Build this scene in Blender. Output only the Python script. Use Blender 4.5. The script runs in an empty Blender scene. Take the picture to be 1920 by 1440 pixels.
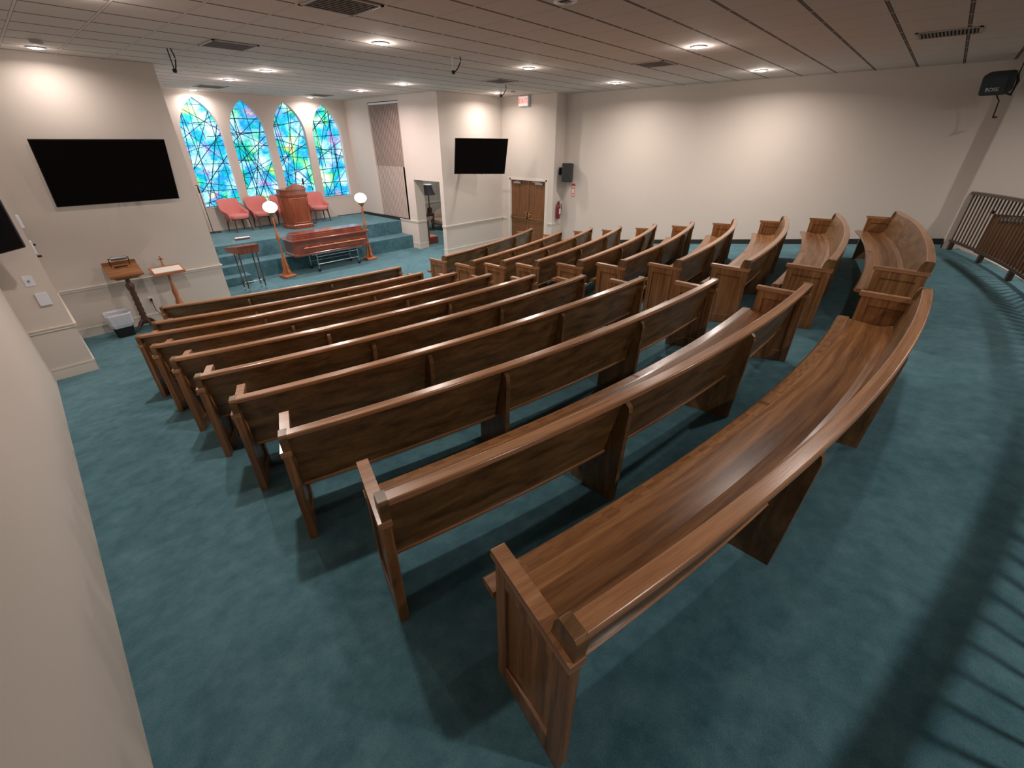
import bpy, math, random
from mathutils import Vector, Matrix
random.seed(7)
PI = math.pi
C = bpy.context.scene.collection
sc = bpy.context.scene

# ------------------------------------------------------------------ camera
cam_d = bpy.data.cameras.new('camera'); cam = bpy.data.objects.new('camera', cam_d); C.objects.link(cam)
PITCH, ROLL, YAW, F = 0.5196085, 0.000619, -0.839166, 798.4
cam_d.sensor_fit = 'HORIZONTAL'; cam_d.sensor_width = 36.0; cam_d.lens = F / 1920 * 36.0
cam_d.clip_start = 0.03; cam_d.clip_end = 200
Rz = Matrix.Rotation(YAW, 3, 'Z')
Fw = Rz @ Vector((0, math.cos(PITCH), -math.sin(PITCH)))
R0 = Vector((1, 0, 0)); U0 = Vector((0, math.sin(PITCH), math.cos(PITCH)))
Rt = Rz @ (math.cos(ROLL) * R0 + math.sin(ROLL) * U0); Up = Rz @ (-math.sin(ROLL) * R0 + math.cos(ROLL) * U0)
M = Matrix((Rt, Up, -Fw)).transposed().to_4x4(); M.translation = Vector((0, 0, 3.17))
cam.matrix_world = M
sc.camera = cam

# ------------------------------------------------------------------ world, colour
w = bpy.data.worlds.new('world'); sc.world = w; w.use_nodes = True
w.node_tree.nodes['Background'].inputs[0].default_value = (0.55, 0.6, 0.75, 1)
w.node_tree.nodes['Background'].inputs[1].default_value = 0.05
sc.view_settings.view_transform = 'Standard'; sc.view_settings.look = 'None'
sc.view_settings.gamma = 1.0; sc.view_settings.use_curve_mapping = False
sc.view_settings.exposure = 0.0

POWER = 41.0          # one nave downlight
CEIL = 4.317

def floor_z(y, x=0.0):
    return max(0.0, 1.27 - 0.134 * y + 0.0072 * x)

# ------------------------------------------------------------------ materials
def newmat(name):
    m = bpy.data.materials.new(name); m.use_nodes = True
    nt = m.node_tree; b = nt.nodes['Principled BSDF']
    return m, nt, b
def flat(name, col, rough=0.5, metal=0.0, spec=0.5, emit=None, estr=0.0, noise=0.0, nscale=40, bump=0.0, bscale=200):
    m, nt, b = newmat(name)
    b.inputs['Base Color'].default_value = (*col, 1); b.inputs['Roughness'].default_value = rough
    b.inputs['Metallic'].default_value = metal; b.inputs['Specular IOR Level'].default_value = spec
    if emit: b.inputs['Emission Color'].default_value = (*emit, 1); b.inputs['Emission Strength'].default_value = estr
    tc = nt.nodes.new('ShaderNodeTexCoord')
    if noise:
        n = nt.nodes.new('ShaderNodeTexNoise'); n.inputs['Scale'].default_value = nscale; n.inputs['Detail'].default_value = 5
        nt.links.new(tc.outputs['Object'], n.inputs['Vector'])
        mx = nt.nodes.new('ShaderNodeMix'); mx.data_type = 'RGBA'
        mx.inputs[6].default_value = (*[c * (1 - noise) for c in col], 1); mx.inputs[7].default_value = (*[min(1, c * (1 + noise)) for c in col], 1)
        nt.links.new(n.outputs['Fac'], mx.inputs[0]); nt.links.new(mx.outputs[2], b.inputs['Base Color'])
    if bump:
        n = nt.nodes.new('ShaderNodeTexNoise'); n.inputs['Scale'].default_value = bscale; n.inputs['Detail'].default_value = 3
        nt.links.new(tc.outputs['Object'], n.inputs['Vector'])
        bp = nt.nodes.new('ShaderNodeBump'); bp.inputs['Strength'].default_value = bump; bp.inputs['Distance'].default_value = 0.01
        nt.links.new(n.outputs['Fac'], bp.inputs['Height']); nt.links.new(bp.outputs['Normal'], b.inputs['Normal'])
    return m
def ramp(nt, pts):
    r = nt.nodes.new('ShaderNodeValToRGB'); e = r.color_ramp.elements
    while len(e) < len(pts): e.new(0.5)
    for el, (p, c) in zip(e, pts): el.position = p; el.color = (*c, 1)
    return r
def wood(name, dark, mid, light, rough=0.3, su=1.3, sv=26.0, coat=0.25):
    m, nt, b = newmat(name)
    uv = nt.nodes.new('ShaderNodeUVMap'); uv.uv_map = 'UVMap'
    mp = nt.nodes.new('ShaderNodeMapping'); mp.inputs['Scale'].default_value = (su, sv, 1)
    nt.links.new(uv.outputs['UV'], mp.inputs['Vector'])
    n1 = nt.nodes.new('ShaderNodeTexNoise'); n1.inputs['Scale'].default_value = 1.0; n1.inputs['Detail'].default_value = 6; n1.inputs['Distortion'].default_value = 0.6
    nt.links.new(mp.outputs['Vector'], n1.inputs['Vector'])
    mp2 = nt.nodes.new('ShaderNodeMapping'); mp2.inputs['Scale'].default_value = (su * 6, sv * 9, 1)
    nt.links.new(uv.outputs['UV'], mp2.inputs['Vector'])
    n2 = nt.nodes.new('ShaderNodeTexNoise'); n2.inputs['Scale'].default_value = 1.0; n2.inputs['Detail'].default_value = 3
    nt.links.new(mp2.outputs['Vector'], n2.inputs['Vector'])
    ad = nt.nodes.new('ShaderNodeMath'); ad.operation = 'MULTIPLY_ADD'; ad.inputs[1].default_value = 0.35
    nt.links.new(n2.outputs['Fac'], ad.inputs[0]); 
    ml = nt.nodes.new('ShaderNodeMath'); ml.operation = 'MULTIPLY'; ml.inputs[1].default_value = 0.8
    nt.links.new(n1.outputs['Fac'], ml.inputs[0]); nt.links.new(ml.outputs[0], ad.inputs[2])
    r = ramp(nt, [(0.36, dark), (0.55, mid), (0.78, light)])
    nt.links.new(ad.outputs[0], r.inputs['Fac']); nt.links.new(r.outputs['Color'], b.inputs['Base Color'])
    b.inputs['Roughness'].default_value = rough; b.inputs['Coat Weight'].default_value = coat; b.inputs['Coat Roughness'].default_value = 0.18
    bp = nt.nodes.new('ShaderNodeBump'); bp.inputs['Strength'].default_value = 0.08; bp.inputs['Distance'].default_value = 0.004
    nt.links.new(n2.outputs['Fac'], bp.inputs['Height']); nt.links.new(bp.outputs['Normal'], b.inputs['Normal'])
    return m

def carpet_mat():
    m, nt, b = newmat('teal_carpet')
    tc = nt.nodes.new('ShaderNodeTexCoord')
    n1 = nt.nodes.new('ShaderNodeTexNoise'); n1.inputs['Scale'].default_value = 1.6; n1.inputs['Detail'].default_value = 6; n1.inputs['Distortion'].default_value = 0.9
    n2 = nt.nodes.new('ShaderNodeTexNoise'); n2.inputs['Scale'].default_value = 9.0; n2.inputs['Detail'].default_value = 6; n2.inputs['Roughness'].default_value = 0.65
    n3 = nt.nodes.new('ShaderNodeTexNoise'); n3.inputs['Scale'].default_value = 240.0; n3.inputs['Detail'].default_value = 2
    for n in (n1, n2, n3): nt.links.new(tc.outputs['Object'], n.inputs['Vector'])
    a = nt.nodes.new('ShaderNodeMix'); a.data_type = 'FLOAT'; a.inputs[0].default_value = 0.6
    nt.links.new(n1.outputs['Fac'], a.inputs[2]); nt.links.new(n2.outputs['Fac'], a.inputs[3])
    c = nt.nodes.new('ShaderNodeMix'); c.data_type = 'FLOAT'; c.inputs[0].default_value = 0.3
    nt.links.new(a.outputs[0], c.inputs[2]); nt.links.new(n3.outputs['Fac'], c.inputs[3])
    r = ramp(nt, [(0.36, (0.034, 0.105, 0.135)), (0.5, (0.072, 0.172, 0.208)), (0.64, (0.120, 0.246, 0.285))])
    nt.links.new(c.outputs[0], r.inputs['Fac']); nt.links.new(r.outputs['Color'], b.inputs['Base Color'])
    b.inputs['Roughness'].default_value = 0.95; b.inputs['Specular IOR Level'].default_value = 0.15
    b.inputs['Sheen Weight'].default_value = 0.25; b.inputs['Sheen Roughness'].default_value = 0.5
    b.inputs['Sheen Tint'].default_value = (0.6, 0.85, 0.9, 1)
    bp = nt.nodes.new('ShaderNodeBump'); bp.inputs['Strength'].default_value = 0.5; bp.inputs['Distance'].default_value = 0.01
    nt.links.new(n3.outputs['Fac'], bp.inputs['Height']); nt.links.new(bp.outputs['Normal'], b.inputs['Normal'])
    return m

def ceiling_mat():
    m, nt, b = newmat('ceiling_tiles')
    tc = nt.nodes.new('ShaderNodeTexCoord'); sp = nt.nodes.new('ShaderNodeSeparateXYZ')
    nt.links.new(tc.outputs['Object'], sp.inputs[0])
    def line(out, off, half):
        s = nt.nodes.new('ShaderNodeMath'); s.operation = 'SUBTRACT'; s.inputs[1].default_value = off; nt.links.new(out, s.inputs[0])
        p = nt.nodes.new('ShaderNodeMath'); p.operation = 'PINGPONG'; p.inputs[1].default_value = 0.305; nt.links.new(s.outputs[0], p.inputs[0])
        l = nt.nodes.new('ShaderNodeMath'); l.operation = 'LESS_THAN'; l.inputs[1].default_value = half; nt.links.new(p.outputs[0], l.inputs[0])
        return l.outputs[0]
    def mx(a, c):
        k = nt.nodes.new('ShaderNodeMath'); k.operation = 'MAXIMUM'; nt.links.new(a, k.inputs[0]); nt.links.new(c, k.inputs[1]); return k.outputs[0]
    bar = mx(line(sp.outputs['X'], 0.797, 0.012), line(sp.outputs['Y'], 3.951, 0.001))
    joint_shade = mx(line(sp.outputs['X'], 0.797, 0.0155), line(sp.outputs['Y'], 3.951, 0.019))  # tile joints with their edge shadows painted in as dark lines
    n = nt.nodes.new('ShaderNodeTexNoise'); n.inputs['Scale'].default_value = 120; n.inputs['Detail'].default_value = 4
    nt.links.new(tc.outputs['Object'], n.inputs['Vector'])
    r = ramp(nt, [(0.35, (0.56, 0.50, 0.455)), (0.65, (0.70, 0.63, 0.58))]); nt.links.new(n.outputs['Fac'], r.inputs['Fac'])
    m1 = nt.nodes.new('ShaderNodeMix'); m1.data_type = 'RGBA'; m1.inputs[7].default_value = (0.10, 0.08, 0.07, 1)
    nt.links.new(joint_shade, m1.inputs[0]); nt.links.new(r.outputs['Color'], m1.inputs[6])
    m2 = nt.nodes.new('ShaderNodeMix'); m2.data_type = 'RGBA'; m2.inputs[7].default_value = (0.66, 0.60, 0.56, 1)
    nt.links.new(bar, m2.inputs[0]); nt.links.new(m1.outputs[2], m2.inputs[6]); nt.links.new(m2.outputs[2], b.inputs['Base Color'])
    b.inputs['Roughness'].default_value = 0.85; b.inputs['Specular IOR Level'].default_value = 0.2
    hh = nt.nodes.new('ShaderNodeMath'); hh.operation = 'MULTIPLY_ADD'; hh.inputs[1].default_value = -1.0
    nt.links.new(joint_shade, hh.inputs[0]); nt.links.new(n.outputs['Fac'], hh.inputs[2])
    bp = nt.nodes.new('ShaderNodeBump'); bp.inputs['Strength'].default_value = 0.35; bp.inputs['Distance'].default_value = 0.008
    nt.links.new(hh.outputs[0], bp.inputs['Height']); nt.links.new(bp.outputs['Normal'], b.inputs['Normal'])
    return m

def stained_mat(i):
    m, nt, b = newmat('stained_glass_%d' % i)
    tc = nt.nodes.new('ShaderNodeTexCoord'); mp = nt.nodes.new('ShaderNodeMapping'); mp.inputs['Location'].default_value = (i * 7.3 + 1.9, i * 3.1, i * 5.7)
    nt.links.new(tc.outputs['Object'], mp.inputs['Vector'])
    n1 = nt.nodes.new('ShaderNodeTexNoise'); n1.inputs['Scale'].default_value = 1.9; n1.inputs['Detail'].default_value = 2; n1.inputs['Roughness'].default_value = 0.45
    n2 = nt.nodes.new('ShaderNodeTexNoise'); n2.inputs['Scale'].default_value = 2.2; n2.inputs['Detail'].default_value = 3
    mp2 = nt.nodes.new('ShaderNodeMapping'); mp2.inputs['Location'].default_value = (i * 2.3 + 30, 4, i * 1.7)
    nt.links.new(tc.outputs['Object'], mp2.inputs['Vector']); nt.links.new(mp2.outputs[0], n2.inputs['Vector'])
    nt.links.new(mp.outputs[0], n1.inputs['Vector'])
    n3 = nt.nodes.new('ShaderNodeTexNoise'); n3.inputs['Scale'].default_value = 26; n3.inputs['Detail'].default_value = 3
    nt.links.new(tc.outputs['Object'], n3.inputs['Vector'])
    hue = ramp(nt, [(0.27, (0.62, 0.50, 0.18)), (0.33, (0.32, 0.72, 0.22)), (0.39, (0.02, 0.50, 0.32)), (0.46, (0.0, 0.40, 0.50)), (0.52, (0.02, 0.26, 0.66)), (0.57, (0.0, 0.45, 0.60)), (0.63, (0.22, 0.24, 0.62)), (0.68, (0.30, 0.26, 0.46)), (0.74, (0.62, 0.62, 0.22))])
    nt.links.new(n1.outputs['Fac'], hue.inputs['Fac'])
    wr = ramp(nt, [(0.47, (0, 0, 0)), (0.72, (1, 1, 1))]); nt.links.new(n2.outputs['Fac'], wr.inputs['Fac'])
    mx = nt.nodes.new('ShaderNodeMix'); mx.data_type = 'RGBA'; mx.inputs[7].default_value = (0.62, 0.95, 1.0, 1)
    nt.links.new(wr.outputs['Color'], mx.inputs[0]); nt.links.new(hue.outputs['Color'], mx.inputs[6])
    sr = ramp(nt, [(0.38, (0.5, 0.6, 0.66)), (0.58, (1, 1, 1))]); nt.links.new(n3.outputs['Fac'], sr.inputs['Fac'])
    mu = nt.nodes.new('ShaderNodeMix'); mu.data_type = 'RGBA'; mu.blend_type = 'MULTIPLY'; mu.inputs[0].default_value = 1
    nt.links.new(mx.outputs[2], mu.inputs[6]); nt.links.new(sr.outputs['Color'], mu.inputs[7])
    nt.links.new(mu.outputs[2], b.inputs['Emission Color']); b.inputs['Emission Strength'].default_value = 1.5
    nt.links.new(mu.outputs[2], b.inputs['Base Color']); b.inputs['Roughness'].default_value = 0.15
    return m

WALL = flat('beige_wall_paint', (0.66, 0.585, 0.525), 0.85, spec=0.2, noise=0.03, nscale=300, bump=0.12, bscale=350)
WALL2 = flat('grey_wallpaper', (0.42, 0.41, 0.38), 0.8, noise=0.35, nscale=9)
TRIM = flat('cream_trim_paint', (0.74, 0.67, 0.60), 0.45)
COVE = flat('dark_cove_base', (0.02, 0.02, 0.02), 0.5)
CARPET = carpet_mat(); CEILM = ceiling_mat()
PEW = wood('walnut_pew_wood', (0.095, 0.037, 0.012), (0.235, 0.100, 0.034), (0.40, 0.195, 0.078), 0.33)
PEWB = wood('dark_pew_plywood', (0.060, 0.027, 0.009), (0.155, 0.078, 0.027), (0.27, 0.145, 0.056), 0.42, su=3.5, sv=14, coat=0.1)
CAP = wood('light_pew_rail_wood', (0.20, 0.084, 0.034), (0.35, 0.165, 0.074), (0.49, 0.255, 0.13), 0.28, coat=0.5)
RAILW = wood('dark_railing_wood', (0.03, 0.016, 0.009), (0.06, 0.032, 0.017), (0.10, 0.055, 0.03), 0.4)
DOORW = wood('oak_door_veneer', (0.10, 0.036, 0.011), (0.185, 0.072, 0.023), (0.26, 0.11, 0.04), 0.35)
CHERRY = wood('cherry_casket_wood', (0.15, 0.030, 0.014), (0.21, 0.048, 0.024), (0.27, 0.07, 0.036), 0.2, su=.6, sv=3.5, coat=0.9)
CHERRYD = wood('dark_cherry_wood', (0.12, 0.026, 0.012), (0.22, 0.055, 0.022), (0.30, 0.085, 0.035), 0.3)
LAMPW = wood('honey_lamp_wood', (0.30, 0.09, 0.035), (0.47, 0.16, 0.065), (0.6, 0.24, 0.11), 0.35)
LECTW = wood('brown_lectern_wood', (0.14, 0.05, 0.018), (0.27, 0.105, 0.036), (0.40, 0.18, 0.07), 0.35)
DARKW = wood('dark_carved_wood', (0.035, 0.014, 0.008), (0.075, 0.03, 0.015), (0.12, 0.05, 0.025), 0.35)
PINK = flat('coral_pink_fabric', (0.60, 0.205, 0.185), 0.9, noise=0.12, nscale=160, bump=0.2)
BLACK = flat('black_plastic', (0.010, 0.010, 0.011), 0.45)
SCREEN = flat('black_screen_glass', (0.0015, 0.0015, 0.002), 0.32, spec=0.15)
METAL = flat('brushed_steel', (0.55, 0.56, 0.58), 0.3, metal=1.0)
CHROME = flat('bright_chrome', (0.8, 0.8, 0.82), 0.15, metal=1.0)
GREYM = flat('dark_lamp_metal', (0.22, 0.22, 0.23), 0.35, metal=0.8)
BRASS = flat('dull_brass', (0.50, 0.32, 0.16), 0.3, metal=1.0)
WHITE = flat('white_plastic', (0.75, 0.76, 0.82), 0.4)
PAPER = flat('white_paper', (0.8, 0.74, 0.68), 0.8)
LINER = flat('white_bin_liner', (0.62, 0.62, 0.68), 0.45, noise=0.25, nscale=14, bump=0.5, bscale=20)
RED = flat('red_enamel', (0.20, 0.012, 0.02), 0.3)
REDT = flat('red_sign_ink', (0.75, 0.05, 0.04), 0.6)
GLOW = flat('downlight_lens', (1, 1, 1), 0.5, emit=(1.0, 0.95, 0.92), estr=28.0)
GLOBE = flat('lit_milk_glass', (1, 1, 1), 0.4, emit=(1.0, 0.90, 0.84), estr=5.0)
VENT = flat('beige_vent_metal', (0.42, 0.37, 0.33), 0.5, metal=0.0)
SLATM = flat('brown_vent_slat_paint', (0.20, 0.17, 0.15), 0.6)
VENTD = flat('dark_vent_cavity', (0.02, 0.018, 0.015), 0.9)
BLIND = flat('lighter_blind_vinyl', (0.62, 0.50, 0.44), 0.6)
BLIND2 = flat('darker_blind_vinyl', (0.42, 0.315, 0.27), 0.7)
DGLASS = flat('dark_window_glass', (0.03, 0.03, 0.035), 0.1)
CHAIRF = flat('taupe_upholstery', (0.33, 0.26, 0.21), 0.9, noise=0.2, nscale=60)
SHADE = flat('black_lamp_shade', (0.02, 0.02, 0.026), 0.8)
LEAD = flat('lead_came', (0.0, 0.05, 0.08), 0.6)
EXITG = flat('lit_exit_face', (0.9, 0.8, 0.75), 0.5, emit=(1.0, 0.78, 0.72), estr=0.35)
EXITR = flat('lit_exit_letters', (0.9, 0.1, 0.05), 0.5, emit=(1.0, 0.10, 0.06), estr=0.7)
CONE = flat('dark_grey_speaker_grille', (0.03, 0.04, 0.045), 0.7, bump=0.4, bscale=400)

# ------------------------------------------------------------------ mesh helpers
class MB:
    def __init__(s): s.v = []; s.f = []; s.uv = {}; s.sm = set()
    def add(s, vs, fs, uvs=None, smooth=False):
        o = len(s.v); s.v += [Vector(p) for p in vs]
        for k, f in enumerate(fs):
            if smooth: s.sm.add(len(s.f))
            if uvs: s.uv[len(s.f)] = uvs[k]
            s.f.append([o + i for i in f])
        return s
    def box(s, lo, hi, mat=None):
        x0, y0, z0 = lo; x1, y1, z1 = hi
        vs = [Vector(p) for p in ((x0,y0,z0),(x1,y0,z0),(x1,y1,z0),(x0,y1,z0),(x0,y0,z1),(x1,y0,z1),(x1,y1,z1),(x0,y1,z1))]
        if mat: vs = [mat @ p for p in vs]
        return s.add(vs, [(0,3,2,1),(4,5,6,7),(0,1,5,4),(1,2,6,5),(2,3,7,6),(3,0,4,7)])
    def hexa(s, b, t):   # bottom 4 and top 4 corners (ccw)
        return s.add(list(b) + list(t), [(0,3,2,1),(4,5,6,7),(0,1,5,4),(1,2,6,5),(2,3,7,6),(3,0,4,7)])
    def prism(s, poly, fn, t0, t1):   # poly in 2D (ccw), fn(a,b,t)->point
        n = len(poly)
        vs = [fn(a, b, t0) for a, b in poly] + [fn(a, b, t1) for a, b in poly]
        fs = [tuple(range(n))[::-1], tuple(range(n, 2 * n))] + [(i, (i + 1) % n, n + (i + 1) % n, n + i) for i in range(n)]
        return s.add(vs, fs)
    def loft(s, rings, closed=True, caps=True, smooth=False, uvlen=None):
        m = len(rings[0]); vs = [p for r in rings for p in r]; fs = []; uvs = [] 
        per = [0.0]
        for j in range(m): per.append(per[-1] + (Vector(rings[0][j]) - Vector(rings[0][(j + 1) % m])).length)
        L = [0.0]
        for i in range(1, len(rings)): L.append(L[-1] + (Vector(rings[i][0]) - Vector(rings[i - 1][0])).length)
        for i in range(len(rings) - 1):
            for j in range(m if closed else m - 1):
                k = (j + 1) % m
                fs.append((i * m + j, i * m + k, (i + 1) * m + k, (i + 1) * m + j))
                uvs.append([(L[i], per[j]), (L[i], per[j + 1]), (L[i + 1], per[j + 1]), (L[i + 1], per[j])])
        s.add(vs, fs, uvs, smooth)
        if caps and closed:
            s.add(rings[0], [tuple(range(m))[::-1]]); s.add(rings[-1], [tuple(range(m))])
        return s
    def lathe(s, prof, c=(0, 0, 0), n=16, smooth=True, ax=None):   # prof [(r,z)]
        c = Vector(c); rings = []
        for r, z in prof:
            ring = []
            for k in range(n):
                a = 2 * PI * k / n; p = Vector((max(r, 1e-4) * math.cos(a), max(r, 1e-4) * math.sin(a), z))
                if ax: p = ax @ p
                ring.append(c + p)
            rings.append(ring)
        return s.loft(rings, True, True, smooth)
    def sqlathe(s, prof, c=(0, 0, 0), rot=0.0):
        c = Vector(c); rings = []
        for r, z in prof:
            rings.append([c + Vector((r * 1.4142 * math.cos(PI / 4 + rot + k * PI / 2), r * 1.4142 * math.sin(PI / 4 + rot + k * PI / 2), z)) for k in range(4)])
        return s.loft(rings)
    def tube(s, pts, r, n=8, smooth=True):
        pts = [Vector(p) for p in pts]; rings = []
        rr = r if isinstance(r, (list, tuple)) else [r] * len(pts)
        up = Vector((0, 0, 1))
        for i, p in enumerate(pts):
            d = (pts[min(i + 1, len(pts) - 1)] - pts[max(i - 1, 0)]).normalized()
            a = d.cross(up); 
            if a.length < 0.05: a = d.cross(Vector((1, 0, 0)))
            a.normalize(); b = d.cross(a).normalized()
            rings.append([p + rr[i] * (math.cos(2 * PI * k / n) * a + math.sin(2 * PI * k / n) * b) for k in range(n)])
        return s.loft(rings, True, True, smooth)
    def build(s, name, mat, parent=None, origin=None, grain=(0, 0, 1), bevel=0.0):
        o0 = Vector(origin) if origin is not None else Vector((0, 0, 0))
        if parent is not None and origin is None:
            r = parent
            while r.parent: r = r.parent
            o0 = Vector(r.get('_o', (0, 0, 0)))
        me = bpy.data.meshes.new(name)
        me.from_pydata([tuple(p - o0) for p in s.v], [], s.f)
        g = Vector(grain); ul = me.uv_layers.new(name='UVMap')
        seed = random.random() * 20
        me.update()
        for pi, poly in enumerate(me.polygons):
            if pi in s.sm: poly.use_smooth = True
            uvs = s.uv.get(pi)
            n = poly.normal; gg = g - g.dot(n) * n
            if gg.length < 0.1: gg = Vector((1, 0, 0)) - n.x * n if abs(n.x) < .9 else Vector((0, 1, 0))
            gg.normalize(); t = n.cross(gg)
            for k, li in enumerate(poly.loop_indices):
                if uvs: u, v = uvs[k]
                else:
                    p = me.vertices[me.loops[li].vertex_index].co; u, v = p.dot(gg), p.dot(t)
                ul.data[li].uv = (u + seed, v + seed)
        me.validate()
        me.materials.append(mat)
        ob = bpy.data.objects.new(name, me); C.objects.link(ob)
        if parent is not None: ob.parent = parent
        elif origin is not None: ob.location = o0
        if bevel:
            bv = ob.modifiers.new('bevel', 'BEVEL'); bv.width = bevel; bv.segments = 2; bv.limit_method = 'ANGLE'; bv.angle_limit = 0.7
        return ob
def thing(name, label, cat, loc=(0, 0, 0), rot=0.0, group=None):
    o = bpy.data.objects.new(name, None); C.objects.link(o); o.location = loc; o.rotation_euler = (0, 0, rot)
    o.empty_display_size = 0.1
    o['_o'] = tuple(loc); o['label'] = label; o['category'] = cat
    if group: o['group'] = group
    return o
def local(o): o['_o'] = (0.0, 0.0, 0.0); return o      # parts given in the thing's own coordinates
def tag(o, label, cat, group=None):
    o['label'] = label; o['category'] = cat
    if group: o['group'] = group
    return o
def struct(o): o['kind'] = 'structure'; return o
def copy_tree(o, parent=None):
    c = o.copy(); C.objects.link(c); c.parent = parent
    for ch in list(o.children): copy_tree(ch, c)
    return c

# ------------------------------------------------------------------ setting
XL, XR = -0.41, 11.90        # side walls of the raked nave
XLI, XRI = 0.065, 11.43      # inner faces front and rear
YT = 10.70                   # wall with the televisions
CL, CR = 2.64, 8.88          # chancel opening
YB = 15.50                   # stained glass wall
YJ = 8.58                    # jog at the front
YK = -0.51                   # jog at the rear

def sbox(name, lo, hi, mat): return struct(MB().box(lo, hi).build(name, mat))
# raked floor slab: follows the slope, ends in a curved rear edge
RC = Vector((5.8, 17.0, 0)); RR = 18.62
fb = MB(); top = []
rear = []
for k in range(25):
    x = XL - 0.05 + (XR + 0.1 - XL) * k / 24; rear.append(Vector((x, 17 - math.sqrt(RR ** 2 - (x - 5.8) ** 2), 0)))
ys = 9.4776
for k in range(24):
    a, b = rear[k], rear[k + 1]
    ya, yb = (1.27 + .0072 * a.x) / .134, (1.27 + .0072 * b.x) / .134
    q = [Vector((a.x, a.y, floor_z(a.y, a.x))), Vector((b.x, b.y, floor_z(b.y, b.x))), Vector((b.x, yb, 0)), Vector((a.x, ya, 0)), Vector((b.x, 15.8, 0)), Vector((a.x, 15.8, 0))]
    fb.add(q, [(0, 1, 2, 3), (3, 2, 4, 5)])
fb.add([(XR + .05, 10.8, 0), (15.2, 10.8, 0), (15.2, 15.8, 0), (XR + .05, 15.8, 0)], [(0, 1, 2, 3)])
struct(fb.build('floor', CARPET))
fr = MB()      # curved riser under the rear edge with a pale nosing
for k in range(24):
    a, b = rear[k], rear[k + 1]
    fr.add([Vector((a.x, a.y, 0)), Vector((b.x, b.y, 0)), Vector((b.x, b.y, floor_z(b.y, b.x))), Vector((a.x, a.y, floor_z(a.y, a.x)))], [(0, 3, 2, 1)])
struct(fr.build('wall_riser', WALL))
fn = MB(); rings = []
for p in rear:
    z = floor_z(p.y, p.x); n = Vector((RC.x - p.x, RC.y - p.y, 0)).normalized()
    rings.append([p - n * .02 + Vector((0, 0, z - .10)), p + n * .03 + Vector((0, 0, z - .10)), p + n * .03 + Vector((0, 0, z + .018)), p - n * .02 + Vector((0, 0, z + .018))])
struct(fn.loft(rings).build('trim_1', TRIM))
sbox('floor_foyer', (-1, -6, -0.1), (12.6, -0.2, -0.002), CARPET)
sbox('ceiling', (-1, -6, CEIL), (15.3, 15.9, CEIL + .1), CEILM)
# walls
sbox('wall_left', (XL - .2, YK, -.2), (XL, YJ, CEIL), WALL)
sbox('wall_left_rear', (XL - .2, -6, -.2), (XLI - .35, YK, CEIL), WALL)
sbox('wall_left_pillar', (XL - .2, YJ, -.05), (XLI, YT, CEIL), WALL)
sbox('wall_front_left', (XL - .2, YT, -.05), (CL, YT + .16, CEIL), WALL)
sbox('wall_chancel_left', (CL - .16, YT + .16, -.05), (CL, YB + .3, CEIL), WALL)
sbox('wall_right', (XR, YK, -.2), (XR + .2, YJ, CEIL), WALL)
sbox('wall_right_jog', (XRI, YJ, -.05), (XR + .2, YJ + .2, CEIL), WALL)
sbox('wall_rear', (-1, -6, -.1), (12.6, -5.8, CEIL), WALL)
DY0, DY1, DH = 8.83, 10.37, 2.115
wb = MB().box((XRI, YJ + .2, -.05), (XRI + .2, DY0, CEIL)).box((XRI, DY1, -.05), (XRI + .2, YT + .16, CEIL)).box((XRI, DY0, DH), (XRI + .2, DY1, CEIL))
struct(wb.build('wall_right_front', WALL))
RY0, RY1 = -2.46, -0.90
wb = MB().box((XRI, -6, -.05), (XRI + .67, RY0, CEIL)).box((XRI, RY1, -.05), (XRI + .67, YK, CEIL)).box((XRI, RY0, 2.12), (XRI + .67, RY1, CEIL))
struct(wb.build('wall_right_rear', WALL))
sbox('wall_front_right', (CR, YT, -.05), (XRI + .2, YT + .16, CEIL), WALL)
# chancel right wall with doorway and blind window
OY0, OY1, OH = 10.86, 12.10, 2.105
WY0, WY1, WZ0, WZ1 = 12.50, 14.12, 0.86, 4.20
wb = MB().box((CR, OY0, OH), (CR + .36, OY1, CEIL)).box((CR, OY1, -.05), (CR + .36, WY0, CEIL)).box((CR, WY0, -.05), (CR + .36, WY1, WZ0)).box((CR, WY0, WZ1), (CR + .36, WY1, CEIL)).box((CR, WY1, -.05), (CR + .36, YB + .3, CEIL))
struct(wb.build('wall_chancel_right', WALL))
# side room walls
sbox('wall_side_room_far', (CR + .36, 15.6, -.05), (13.1, 15.8, CEIL), WALL2)
sbox('wall_side_room_right', (12.9, 10.8, -.05), (13.1, 15.8, CEIL), WALL2)
sbox('wall_side_room_near', (XRI + .2, 10.70, -.05), (13.1, 10.86, CEIL), WALL)

# stained glass wall with four lancet openings
WINC = [4.45, 5.66, 6.87, 8.09]; HW = 0.495; WB, WS, WA = 1.47, 3.30, 4.18
def lancet(cx, hw=HW, zb=WB, zs=WS, za=WA, n=10):
    rise = za - zs; r = (rise ** 2 + hw ** 2) / (2 * hw)
    pts = [(cx - hw, zb), (cx + hw, zb), (cx + hw, zs)]
    a1 = math.asin(rise / r)
    for k in range(1, n): a = a1 * k / n; pts.append((cx + hw - r + r * math.cos(a), zs + r * math.sin(a)))
    pts.append((cx, za))
    for k in range(n - 1, 0, -1): a = a1 * k / n; pts.append((cx - hw + r - r * math.cos(a), zs + r * math.sin(a)))
    pts.append((cx - hw, zs))
    return pts
cu = bpy.data.curves.new('wall_back', 'CURVE'); cu.dimensions = '2D'; cu.fill_mode = 'BOTH'; cu.extrude = 0.12
def spl(pts):
    sp = cu.splines.new('POLY'); sp.points.add(len(pts) - 1)
    for p, q in zip(sp.points, pts): p.co = (q[0], q[1], 0, 1)
    sp.use_cyclic_u = True
spl([(CL - .16, -.05), (CR + .36, -.05), (CR + .36, CEIL), (CL - .16, CEIL)])
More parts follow.
